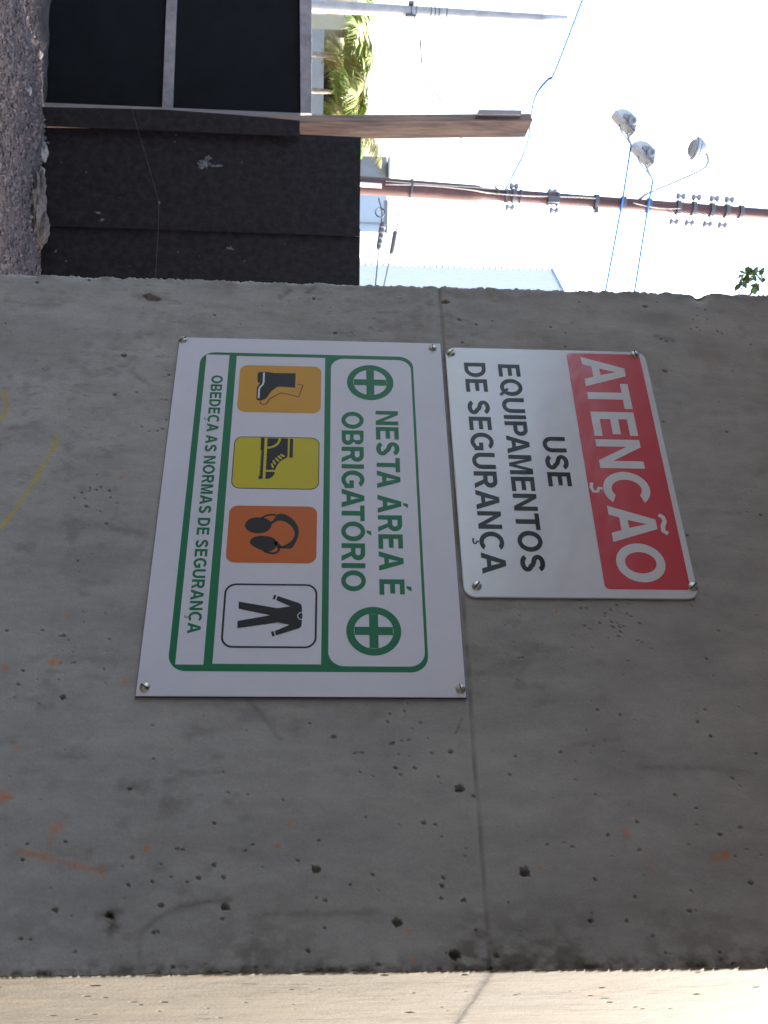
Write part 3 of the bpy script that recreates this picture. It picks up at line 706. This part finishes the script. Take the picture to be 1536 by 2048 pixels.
# timber post, one arris towards the camera
post = empty('timber_post', pB)
tag(post, 'tall rough square timber post rising above the fence beside the gate', 'post')
ptop = on_post(1060, 250)
a1 = (RTH*.062 + FWH*.052); a2 = (RTH*.090 - FWH*.060)
def post_ring(c):
    l = c - RTH*.075 - FWH*.0
    p0 = l; p1 = l + RTH*.060 - FWH*.045; p2 = p1 + RTH*.092 + FWH*.055; p3 = l + RTH*.09 + FWH*.11
    return [p0, p1, p2, p3]
mb = MB(); rows = []
for k in range(15):
    f = k/14; c = pB.lerp(ptop, f); jit = Vector((random.uniform(-1, 1), random.uniform(-1, 1), 0))*.002
    rg = [p+jit for p in post_ring(c)]; 
    if k == 14: rg = [rg[0]+Vector((0, 0, .0)), rg[1]+Vector((0, 0, .01)), rg[2]-Vector((0, 0, .03)), rg[3]]
    rows += rg
mb.add(rows, [(k*4+j, k*4+(j+1) % 4, (k+1)*4+(j+1) % 4, (k+1)*4+j) for k in range(14) for j in range(4)] + [(3, 2, 1, 0), (56, 57, 58, 59)])
mb.build('shaft', M_POST, post, bevel=.003)
c0 = on_post(955, 226); c1 = on_post(1040, 227)
MB().prism([c0 - FWH*.06, c1 - FWH*.06, c1 - FWH*.06 + RTH*.03, c0 - FWH*.06 + RTH*.03 - Vector((0, 0, .015))], FWH*.05).build('cleat', M_LUM, post, bevel=.002)

# ------------------------------------------------------------------ gate
gate = empty('site_gate', on_post(62, 100, -.08))
tag(gate, 'timber framed gate with near black sheet infill left of the post', 'gate')
def gp(px, py, off=0): return on_plane(px, py, pB - FWH*(-.03) + nP*off, nP)
def member(name, a, b, c, d, m_, th=.04, off=.0):
    return MB().prism([gp(*a, off), gp(*b, off), gp(*c, off), gp(*d, off)], nP*-th).build(name, m_, gate, bevel=.002)
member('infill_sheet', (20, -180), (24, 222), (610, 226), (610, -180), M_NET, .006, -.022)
member('top_rail', (598, -200), (601, 226), (623, 226), (624, -200), M_LUMH)
member('middle_rail', (341, -200), (324, 217), (345, 217), (361, -200), M_LUMH)
member('bottom_rail', (52, -200), (64, 212), (74, 212), (66, -200), M_LUMH, .03)
member('stile', (66, 204), (68, 214), (600, 240), (600, 226), M_LUM, .035, .006)
member('stile', (60, -200), (60, -172), (620, -172), (620, -200), M_LUM, .035, .006)

# thin string hanging over strip and panel
ps = [fpix(262, 213, .053), fpix(274, 254, .053)] + [fpix(*p, .022) for p in ((300,340),(318,405),(317,450),(314,500),(310,560),(300,640))]
st_ = MB().tube(ps, .0009, 6).build('string', M_STR); tag(st_, 'thin grey string sagging across the plywood fence', 'string')
kn = fpix(318, 405, .024); MB().lathe([(-.008, .001), (-.004, .006), (.003, .007), (.008, .002)], kn, (0, 0, 1), 8).build('knot', M_SPLAT, st_, smooth=True)

# earth heaped at the fence foot
def lump(name, px, py, v, size, rot, label, cat, seed, mt, sub=4, rough_=.9):
    c = on_plane(px, py, fA + FN*v, FN); u_ = (c-fA).dot(FD); c.z = g_at(u_, v) + size[2]*.25
    bm = bmesh.new(); bmesh.ops.create_icosphere(bm, subdivisions=sub, radius=1)
    co = np.array([q.co[:] for q in bm.verts])
    k1 = fbm(co[:, 0]*1.6+seed*7+20, co[:, 1]*1.6+co[:, 2]*1.3+20, 200+seed, 3); k2 = fbm(co[:, 0]*7+seed+40, co[:, 1]*6+co[:, 2]*8+40, 300+seed, 4)
    for q, a, b in zip(bm.verts, k1, k2): q.co = Vector((q.co.x*size[0], q.co.y*size[1], q.co.z*size[2]))*(.5+rough_*a + .35*(b-.5))
    me = bpy.data.meshes.new(name); bm.to_mesh(me); bm.free(); me.materials.append(mt); me.shade_smooth()
    o = link(bpy.data.objects.new(name, me)); o.location = c; o.rotation_euler = (0, 0, math.atan2(FD.y, FD.x)+rot); return tag(o, label, cat)
M_STONE = mat('field_stone', (.12, .10, .085), .9, col2=(.22, .19, .165), scale=20, bump=.5, bscale=60)
lump('earth_heap', 56, 405, .17, (.20, .07, .048), -.05, 'long ridge of rough brown earth banked against the plywood fence foot', 'earth heap', 1, M_CLOD, 5)
lump('earth_heap', 62, 462, .13, (.11, .075, .06), .2, 'steep brown earth mound at the fence foot nearest the pillar', 'earth heap', 2, M_CLOD, 5)
lump('stone', 76, 306, .06, (.055, .03, .03), .5, 'pale elongated stone leaning at the fence foot right of the post', 'stone', 3, M_STONE)
lump('stone', 72, 340, .05, (.026, .024, .024), .1, 'small round stone between the pale stone and the earth ridge', 'stone', 4, M_STONE)
lump('stone', 66, 108, .20, (.03, .022, .02), .3, 'small brown stone lying under the gate bottom rail', 'stone', 5, M_STONE)
lump('stone', 48, 182, .30, (.024, .03, .018), .9, 'reddish stone on the gravel just left of the post foot', 'stone', 6, M_STONE)

# ------------------------------------------------------------------ things beyond the fence
M_POLEC = mat('pole_concrete', (.28, .26, .245), .85, col2=(.38, .36, .34), scale=6, bump=.2, bscale=30)
M_POLER = mat('rusty_red_pole', (.06, .022, .019), .7, col2=(.12, .05, .042), scale=8, bump=.2, bscale=30, stretch=(1, 1, .2))
M_STEEL = mat('galvanised_steel', (.42, .42, .43), .5, metal=.5, col2=(.30, .30, .31), scale=30)
M_DARK = mat('dark_fitting', (.10, .095, .10), .7)
M_PORC = mat('porcelain_insulator', (.30, .28, .30), .3)
M_BLUE = mat('blue_fringe_tube', (.05, .22, .62), .5)  # blue fringe of the overexposed sky put into the tube colour
M_LAMPW = mat('lamp_white_housing', (.42, .41, .39), .5)
M_LAMPG = mat('lamp_grey_cap', (.20, .20, .21), .6)
M_LENS = mat('lamp_glass_bowl', (.30, .32, .34), .15)
M_SHADE = mat('lamp_shade_enamel', (.20, .215, .22), .5)
M_WIRE = mat('cable_black', (.05, .055, .06), .6)
M_WIREB = mat('cable_blue_sheath', (.06, .16, .48), .5)
M_COND = mat('cream_conduit', (.62, .52, .42), .7)

# concrete pole at the far left
D = 20.0
cp = empty('concrete_pole', at(640, 14, D)); cp.location.z = 0
tag(cp, 'pale tapering concrete utility pole at the far left above the gate', 'utility pole')
t = at(1133, 40, D); b_ = at(640, 13, D); b0 = b_ + (b_-t)*(b_.z/(t.z-b_.z))
px_m = D/2097
MB().tube([b0.lerp(t, k/12) for k in range(13)], [px_m*(13.0-4.6*k/12) for k in range(13)], 20).build('shaft', M_POLEC, cp, smooth=True)
for xx in (822, 832, 862, 870, 878, 893, 1081):
    f = (at(xx, 25, D).z-b0.z)/(t.z-b0.z); c = b0.lerp(t, f); r = px_m*(13.0-6.2*f)
    MB().lathe([(-.012, r+.004), (-.01, r+.014), (.01, r+.014), (.012, r+.004)], c, t-b0, 20).build('wire_band', M_DARK, cp, smooth=False)
c = b0.lerp(t, (at(822, 20, D).z)/t.z); r = .11
MB().box(c - RTH*(r+.02) - FWH*.05, RTH*.03, FWH*.05, (0, 0, .05)).build('cable_clamp', M_DARK, cp, bevel=.01)
MB().box(c + RTH*(r+.01) - FWH*.05, RTH*.02, FWH*.05, (0, 0, .09)).build('cable_clamp', M_DARK, cp, bevel=.01)

# red pole with brackets
D = 16.0; px_m = D/2097
def pc(x): return 371 + (x-730)*(428-371)/(1536-730)
rb = at(760, pc(760), D); rt = at(1700, pc(1700), D); rb0 = rb + (rb-rt)*(rb.z/(rt.z-rb.z))
rp = empty('red_utility_pole', rb0)
tag(rp, 'tall rusty red utility pole with insulator brackets, clamps and cables', 'utility pole')
def rpt(x): return on_plane(x, pc(x), rb, FWH)
def frac(x): return (rpt(x).z-rb0.z)/(rt.z-rb0.z)
rad = lambda x: px_m*(19 if x < 760 else 17.0 if x < 955 else 12.5 - (x-955)*.0035)
xs = [-80, 300, 600, 760, 860, 940, 953, 967, 980, 1100, 1250, 1400, 1536, 1700]
MB().tube([rb0] + [rpt(x) for x in xs[1:]], [px_m*21, px_m*20, px_m*19, px_m*17.5, px_m*16.8, px_m*16.4, px_m*16.2, px_m*12.8, px_m*12.4, px_m*12, px_m*11.4, px_m*10.8, px_m*10.2, px_m*9.6], 20).build('shaft', M_POLER, rp, smooth=True)
MB().tube([rpt(300) - FWH*.14 + RTH*.03, rpt(762) - FWH*.14 + RTH*.03], .035, 10).build('conduit', M_COND, rp, smooth=True)
MB().tube([rpt(x) - FWH*(rad(x)+.012) + RTH*.02*math.sin(x*.02) for x in range(770, 1200, 20)], .010, 6).build('riser_cable', M_COND, rp, smooth=True)
MB().tube([rpt(x) - FWH*(rad(x)+.006) - RTH*(.05+.01*math.sin(x*.013)) for x in range(770, 1020, 20)], .008, 6).build('riser_cable', M_COND, rp, smooth=True)
MB().tube([rpt(x) - FWH*(rad(x)+.01) + RTH*(.06*math.sin((x-1260)*.025)) for x in range(1262, 1360, 8)], .008, 6).build('riser_cable', M_COND, rp, smooth=True)
def clamp(x, k=1.25, h=5):
    r = rad(x)
    return MB().lathe([(-px_m*h, r*1.02), (-px_m*h, r*k), (px_m*h, r*k), (px_m*h, r*1.02)], rpt(x), rt-rb0, 20).build('clamp', M_DARK, rp)
for x in (823, 1012, 1028, 1041, 1096, 1115, 1192, 1246, 1297, 1356, 1387, 1423, 1453, 1481): clamp(x, 1.18 if x < 1120 else 1.3, 2 if x in (823, 1012, 1041, 1096, 1115) else 4)
def insulator(x, py, dy):
    """bracket reaching from the pole with a spool insulator"""
    base = rpt(x); e = on_plane(x, py, base, FWH); s = RTH*(1 if py > pc(x) else -1)
    a_, b_ = base + s*rad(x)*.9, Vector((0, 0, .055))
    o = MB().tube([a_ + b_*.6, e + b_, e + b_*1.02 + s*.012, e - b_*1.02 + s*.012, e - b_, a_ - b_*.6], .009, 6).build('bracket', M_STEEL, rp)
    MB().lathe([(-.07, .012), (-.065, .045), (-.03, .05), (-.012, .028), (.012, .028), (.03, .05), (.065, .045), (.07, .012)], e, (0, 0, 1), 14).build('insulator', M_PORC, o, smooth=True)
for x in (1356, 1387, 1423, 1453): insulator(x+6, pc(x)-23, 0); insulator(x-8, pc(x)+29, 0)
insulator(1028, pc(1028)-20, 0); insulator(1020, pc(1020)+24, 0); insulator(1105, pc(1105)-14, 0); insulator(1108, pc(1108)+24, 0)
MB().box(rpt(1192) + RTH*.13 - FWH*.02, RTH*.05, FWH*.03, (0, 0, .03)).build('bolt_plate', M_DARK, rp, bevel=.006)
MB().box(rpt(1105) + RTH*.04 - FWH*.1, RTH*.05, FWH*.03, (0, 0, .09)).build('bolt_plate', M_DARK, rp, bevel=.006)

# two floodlights on long arms across the pole
def floodlight(name, label, arm_px, pole_x, lamp_c, off):
    root = empty(name, rpt(pole_x)); tag(root, label, 'floodlight', 'floodlights on long arms')
    base = rpt(pole_x) - FWH*(rad(pole_x) + .03 + off)
    A = [on_plane(a, b, base, FWH) for a, b in arm_px]
    MB().tube(A, .015, 8).build('arm', M_BLUE, root, smooth=True)
    c = on_plane(*lamp_c, base, FWH)
    k = px_m
    # D-shaped projector seen from its end: flat glass towards lower right, round back
    k *= .86
    def q(dx, dy): return c + Vector((0, 0, 1))*dx*k + RTH*dy*k
    prof = [(-30, -22), (-14, -27), (2, -24), (14, -15), (20, -2), (19, 12), (17, 26)]
    body = prof
    dep = .16
    MB().prism([q(*p) + FWH*(-dep*.75) for p in body], FWH*dep*1.6).build('housing', M_LAMPW, root, bevel=.012)
    cap = [(-12, -10), (-4, -13), (6, -12), (15, -6), (20.6, 2), (19.6, 14), (17.6, 27), (8, 16)]
    e = MB().prism([q(*p) + FWH*(-dep*.75-.03) for p in cap], FWH*(dep*1.6+.06)).build('end_cap', M_LAMPG, root, bevel=.01)
    MB().lathe([(0, .075), (.02, .075), (.03, .05), (.03, .035), (.015, .03)], q(9, 3) + FWH*(-dep*.75-.03), -FWH, 20).build('end_ring', M_LAMPG, e, smooth=True)
    MB().prism([q(-29, -21) + FWH*(-dep*.7), q(17, 26) + FWH*(-dep*.7), q(15, 28) + FWH*(-dep*.7), q(-31, -18) + FWH*(-dep*.7)], FWH*dep*1.5).build('glass', M_LENS, root)
    MB().tube([A[0], q(4, 25), q(12, 20)], .016, 8).build('yoke', M_STEEL, root, smooth=True)
    MB().tube([A[0], q(-12, 16), q(-14, 4)], .012, 8).build('yoke', M_STEEL, root, smooth=True)
    return root
floodlight('floodlight', 'lower white floodlight at the end of a thin blue arm', [(1262, 290), (1246, 395), (1212, 578), (1190, 700)], 1246, (1251, 246), .0)
floodlight('floodlight', 'upper white floodlight at the end of a thin blue arm', [(1306, 360), (1297, 408), (1270, 578), (1250, 700)], 1297, (1288, 309), .03)

# street lamp on a curved arm
base = rpt(1285)
slp = empty('street_lamp', base); tag(slp, 'small bowl street lamp on a curved grey arm above the floodlights', 'street lamp')
path = [on_plane(a, b, base, FWH) for a, b in ((1272,404),(1290,390),(1335,371),(1380,352),(1400,343),(1412,334),(1417,322),(1415,311),(1410,306))]
MB().tube(path, .021, 10).build('arm', M_STEEL, slp, smooth=True)
hc = on_plane(1378, 294, base, FWH); k = px_m; ax = (on_plane(1410, 302, base, FWH)-hc).normalized()
MB().lathe([(16*k, 21*k), (19*k, 22*k), (22*k, 20*k), (30*k, 15*k), (36*k, 8*k), (39*k, 3*k)], hc, ax, 24).build('lamp_shade', M_SHADE, slp, smooth=True)
MB().lathe([(11*k, 22.5*k), (12*k, 23.5*k), (17*k, 23.5*k), (18*k, 21*k)], hc, ax, 24).build('rim', M_STEEL, slp, smooth=True)
MB().lathe([(-1*k, 4*k), (0, 9*k), (3*k, 15*k), (8*k, 19*k), (13*k, 21*k)], hc, ax, 24).build('bowl', M_LENS, slp, smooth=True)

# wires
def wire(label, pts, r, m_=M_WIRE, name='overhead_wire'):
    P = [at(a, b, d) for a, b, d in pts]
    Q = []
    for i in range(len(P)-1):
        p0, p1, p2, p3 = P[max(i-1, 0)], P[i], P[i+1], P[min(i+2, len(P)-1)]
        for t_ in (0, .25, .5, .75):
            Q.append(.5*((2*p1) + (p2-p0)*t_ + (2*p0-5*p1+4*p2-p3)*t_*t_ + (3*p1-p0-3*p2+p3)*t_**3))
    Q.append(P[-1]); o = MB().tube(Q, r, 6).build(name, m_, smooth=True); tag(o, label, 'wire'); return o
wire('blue sheathed wire sweeping from the top left down past the post top', [(1200,-90,9),(1166,0,10),(1110,145,11.5),(1098,158,11.7),(1076,184,12),(1066,215,12.4),(1060,262,13),(1052,298,13.5),(1036,332,14.2),(1020,362,15.2),(1012,378,15.9)], .018, M_WIREB)
wire('slack dark cable looping from behind the post to the red pole', [(905,232,12),(920,268,13),(930,296,14),(953,317,14.8),(972,348,15.4),(990,372,15.8),(998,386,15.85)], .016)
wv = wire('faint wire rising left of the post and bending to the far pole', [(890,214,13),(866,176,14),(845,128,16),(843,112,17),(840,60,18.6),(834,34,19.9)], .0075)
wire('faint wire running behind the post from the far pole', [(826,214,15),(836,160,16.4),(842,122,17.2),(838,70,18.8),(828,30,19.95)], .0075)
w1 = wire('low cable with a splice box running right from the red pole', [(757,396,15.9),(764,424,16),(762,452,16),(758,500,16),(752,560,16),(740,700,16)], .011)
c1, c2 = at(766, 444, 15.98), at(757, 500, 15.98)
MB().tube([c1, c1.lerp(c2, .1), c1.lerp(c2, .9), c2], [.02, .045, .045, .02], 12).build('splice_box', M_DARK, w1, smooth=True)
for f in (.2, .4, .6, .8):
    MB().lathe([(-.012, .046), (-.01, .052), (.01, .052), (.012, .046)], c1.lerp(c2, f), c2-c1, 12).build('band', M_STEEL, w1)
co = [at(760, 426, 15.95) + Vector((0, 0, 1))*.07*math.sin(a) + RTH*.07*math.cos(a) - FWH*.004*a for a in np.linspace(0, 12.5, 40)]
MB().tube(co, .008, 6).build('coil', M_WIRE, w1, smooth=True)
w2 = wire('upper cable with a dark sleeve running right from the red pole', [(800,398,15.9),(797,430,16),(793,460,16),(781,510,16),(766,580,16),(740,700,16)], .009)
c1, c2 = at(791, 462, 15.98), at(783, 508, 15.98)
MB().tube([c1, c1.lerp(c2, .05), c1.lerp(c2, .95), c2], [.02, .036, .036, .02], 12).build('sleeve', M_DARK, w2, smooth=True)

# ---- buildings
M_CREAM = mat('cream_render', (.36, .31, .19), .9, col2=(.40, .35, .23), scale=2)
M_GREYW = mat('grey_render', (.235, .225, .195), .9, col2=(.27, .26, .23), scale=1.5)
M_GREYL = mat('pale_grey_render', (.50, .52, .52), .9, col2=(.58, .60, .60), scale=.8)
M_DKW = mat('porch_shade_brown', (.022, .016, .012), .8, col2=(.035, .026, .02), scale=4)  # near-black brown stands in for the shade inside the porch
M_ROOF = mat('fibre_cement_roof', (.34, .33, .31), .9)
M_WHITE = mat('white_cladding', (.78, .79, .80), .6)
def slab(name, m_, parent, pa, pb, z0, z1, th, bevel=0):
    """upright wall piece between two ground points, thickness going away from the camera"""
    pa = Vector((pa.x, pa.y, 0)); pb = Vector((pb.x, pb.y, 0)); d = (pb-pa).normalized(); n_ = Vector((-d.y, d.x, 0))
    if n_.dot(FWH) < 0: n_ = -n_
    z = Vector((0, 0, 1))
    return MB().prism([pa+z*z0, pb+z*z0, pb+z*z1, pa+z*z1], n_*th).build(name, m_, parent, bevel=bevel)
D = 30.0
hz = lambda px, d: at(px, 120, d).z
h = empty('cream_house', at(600, 130, D)); h.location.z = 0
tag(h, 'low cream house with shaded porch behind the palms', 'house')
slab('porch_column', M_CREAM, h, at(640, 29, D), at(640, 58, D), 0, hz(719, D), .5)
slab('parapet', M_GREYW, h, at(640, 58, D), at(640, 300, D), 0, hz(648, D), .15)
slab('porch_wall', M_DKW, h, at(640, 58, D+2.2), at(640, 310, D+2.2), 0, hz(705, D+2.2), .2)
slab('roof', M_ROOF, h, at(640, 52, D-.2), at(640, 300, D-.2), hz(694, D), hz(702, D), 2.9)
slab('side_wall', M_CREAM, h, at(640, 290, D), at(640, 300, D), 0, hz(694, D), 2.2)
slab('wall', M_CREAM, h, at(640, 29, D+.5), at(640, 57, D+.5), 0, hz(712, D), 1.9)

D = 48.0
gb = empty('grey_building', at(600, 390, D)); gb.location.z = 0
tag(gb, 'pale grey building behind the red utility pole', 'building')
hz2 = lambda px: at(px, 390, D).z
slab('wall', M_GREYL, gb, at(640, 352, D), at(640, 461, D), 0, hz2(774), 5)
slab('wall', M_GREYW, gb, at(640, 309, D+1.0), at(640, 351.5, D), 0, hz2(775), .25)
slab('roof', M_ROOF, gb, at(640, 307, D-.1), at(640, 358, D-.1), hz2(775)+.01, hz2(779), 5)
slab('parapet', M_GREYW, gb, at(640, 396, D-.06), at(640, 462, D-.06), hz2(770), hz2(776), .1)
slab('drain_pipe', M_ROOF, gb, at(640, 441, D-.1), at(640, 443, D-.1), 0, hz2(771), .08)

# white metal-clad hall: standing sheets with ribs and a sloping verge
D = 40.0
wb = empty('white_clad_hall', at(600, 560, D)); wb.location.z = 0
tag(wb, 'tall white metal clad hall with sloping serrated top edge beside the pillar', 'building')
A_ = at(640, 527, D); B_ = at(640, 720, D); A_.z = B_.z = 0; dW = (B_-A_); LW = dW.length; dW.normalize(); nW = Vector((dW.y, -dW.x, 0))
zA = at(1102, 527, D).z; zB = zA + (at(1127, 575, D).z-zA)*(LW/((at(640, 575, D)-at(640, 527, D)).length))
NS = 34
for i in range(NS):
    f0, f1 = i/NS, (i+1)/NS; p, q_ = A_ + dW*LW*f0, A_ + dW*LW*f1; z0, z1 = zA+(zB-zA)*f0, zA+(zB-zA)*f1; w = (q_-p)
    m1, m2 = p + w*.72, p + w*.86
    za = z0+(z1-z0)*.72; zb = z0+(z1-z0)*.86; rib = -FWH*.05
    pts = [p, m1, m1+rib, m2+rib, m2, q_]; zt = [z0, za, za, zb, zb, z1]
    mb = MB(); mb.add([v for v in pts] + [v + Vector((0, 0, z_)) for v, z_ in zip(pts, zt)], [(k, k+1, k+7, k+6) for k in range(5)])
    mb.build('cladding_sheet', M_WHITE, wb, fix=False)
MB().prism([A_+FWH*.05, B_+FWH*.05, B_+FWH*.05+Vector((0, 0, zB-.02)), A_+FWH*.05+Vector((0, 0, zA-.02))], FWH*9).build('wall', M_WHITE, wb)
dz = (Vector((0, 0, zB))+B_) - (Vector((0, 0, zA))+A_)
MB().prism([A_+Vector((0, 0, zA))-RTH*.06-FWH*.1, B_+Vector((0, 0, zB))-FWH*.1, B_+Vector((0, 0, zB+.09))-FWH*.1, A_+Vector((0, 0, zA+.06))-RTH*.06-FWH*.1], FWH*.25).build('verge', mat('pale_blue_verge', (.22, .36, .55), .5), wb)
for i in range(46):
    z_ = zA*(i+.5)/46
    if z_ < 2.2: continue
    MB().box(A_ + Vector((0, 0, z_)) - RTH*.03 - FWH*.03, RTH*.03, FWH*.05, (0, 0, .03)).build('rivet_plate', M_STEEL, wb)

# ---- palms
M_FROND = mat('palm_frond', (.13, .20, .025), .5, col2=(.24, .27, .055), scale=3)
M_FROND2 = mat('dry_palm_frond', (.22, .20, .05), .6, col2=(.30, .26, .08), scale=3)
M_PTRUNK = mat('palm_trunk', (.34, .30, .24), .9, col2=(.22, .19, .15), scale=12, stretch=(1, 1, 3))
def palm(label, px, py_top, depth, crown_px, nf, seed, droop=1.0, size=1.0):
    rnd = random.Random(seed)
    top = at(crown_px, py_top, depth); base = Vector((top.x, top.y, 0)) - RTH*.05
    o = empty('palm_tree', base); tag(o, label, 'palm tree', 'palms behind the gate')
    MB().tube([base.lerp(top, k/6) for k in range(7)], [.085-.006*k for k in range(7)], 10).build('trunk', M_PTRUNK, o, smooth=True)
    for k in range(nf):
        az = 2*math.pi*(k+rnd.random()*.5)/nf; el = rnd.uniform(.35, 1.45); L = size*rnd.uniform(.75, 1.1)
        h_ = Vector((math.cos(az), math.sin(az), 0)); side = Vector((-h_.y, h_.x, 0)); pts = []
        p = top.copy(); e = el; n_ = 14
        for i in range(n_+1):
            pts.append(p.copy()); p = p + (h_*math.cos(e) + Vector((0, 0, 1))*math.sin(e))*L/n_; e -= droop*rnd.uniform(.8, 1.2)*1.7/n_*(.4+1.2*i/n_)
        mb = MB(); mb.tube(pts, [.016*(1-.85*i/n_) for i in range(n_+1)], 4)
        for i in range(2, n_+1):
            for sub in (0, .5):
                f = (i-sub)/n_; c = pts[i-1].lerp(pts[i], 1-sub); t_ = (pts[i]-pts[i-1]).normalized(); up = side.cross(t_).normalized()
                ll = L*.42*math.sin(math.pi*min(.97, f*.86+.12))**.8*rnd.uniform(.85, 1.1)
                for s in (-1, 1):
                    d_ = (side*s*.78 + t_*.62 + up*rnd.uniform(-.05, .35) - Vector((0, 0, .18))).normalized(); w_ = t_*.013*size
                    tip = c + d_*ll - Vector((0, 0, ll*.22)); mid = c + d_*ll*.5
                    mb.add([c-w_, mid-w_*1.3, tip, mid+w_*1.3, c+w_], [(0, 1, 3, 4), (1, 2, 3)])
        mb.build('frond', M_FROND if rnd.random() < .75 else M_FROND2, o, fix=False)
    return o
palm('slender palm with pale trunk left of centre above the gate rail', 640, 112, 22, 676, 8, 3, 1.15, 1.7)
palm('bushy palm nearer the timber post with arching fronds', 640, 184, 22.8, 664, 8, 8, 1.15, 1.5)
palm('palm partly hidden behind the timber post', 640, 236, 21.5, 664, 10, 12, 1.0, 1.4)

# ---- tree whose twig shows over the pillar edge
M_LEAF = mat('broad_leaf', (.045, .085, .018), .5, col2=(.09, .14, .035), scale=8)
M_BARK = mat('bark', (.13, .10, .07), .95, col2=(.20, .16, .12), scale=12)
D = 9.0
tr = empty('leafy_tree', at(640, 720, D)); tr.location.z = 0
tag(tr, 'leafy twig of a tree showing past the upper left edge of the pillar', 'tree')
tb = tr.location.copy(); tt = at(1420, 700, D)
tk = MB().tube([tb, tb.lerp(tt, .5)+RTH*.05, tb.lerp(tt, .8), tt, at(1620, 690, D)], [.11, .09, .07, .05, .02], 10).build('trunk', M_BARK, tr, smooth=True)
brs = [[tt, at(1455, 650, D), at(1468, 606, D), at(1482, 580, D), at(1492, 556, D)], [at(1468, 606, D), at(1500, 590, D), at(1515, 572, D), at(1524, 560, D)], [tt, at(1560, 620, D), at(1580, 600, D)], [tt, at(1500, 800, D), at(1600, 850, D)], [tt, at(1450, 780, D-.4), at(1480, 860, D-.6)], [tt, at(1520, 700, D+.6), at(1600, 680, D+.9)]]
for b in brs: MB().tube(b, [.014*(1-.75*i/(len(b)-1)) for i in range(len(b))], 6).build('branch', M_BARK, tr, smooth=True)
rnd = random.Random(4)
mb = MB()
def leaf(c, s):
    d_ = Vector((rnd.uniform(-1, 1), rnd.uniform(-1, 1), rnd.uniform(-.7, .6))).normalized(); sd = d_.orthogonal().normalized(); sd.rotate(Quaternion(d_, rnd.uniform(0, 6.28)))
    n_ = d_.cross(sd)
    mb.add([c, c+d_*s*.35+sd*s*.27, c+d_*s*.75+sd*s*.2+n_*s*.05, c+d_*s+n_*s*.12, c+d_*s*.75-sd*s*.2+n_*s*.05, c+d_*s*.35-sd*s*.27, c+d_*s*.5-n_*s*.06], [(0, 1, 6), (1, 2, 6), (2, 3, 6), (3, 4, 6), (4, 5, 6), (5, 0, 6)])
for (a, b) in ((1478,552),(1482,560),(1488,548),(1494,554),(1500,545),(1506,550),(1512,546),(1518,552),(1522,562),(1516,570),(1510,574),(1486,568),(1480,566),(1494,546),(1502,552),(1512,566),(1484,556),(1490,560),(1498,548),(1536,578)):
    for j in range(4): leaf(at(a, b, D+rnd.uniform(-.04, .04)), rnd.uniform(.055, .09))
for b in brs[2:]:
    for i in range(70):
        f = rnd.random()*(len(b)-1); k = min(int(f), len(b)-2); c = b[k].lerp(b[k+1], f-k)
        leaf(c + Vector((rnd.gauss(0, .14), rnd.gauss(0, .14), rnd.gauss(0, .14)))*(.5 if b is brs[2] else 1), rnd.uniform(.05, .085))
mb.build('crown', M_LEAF, tr, fix=False)
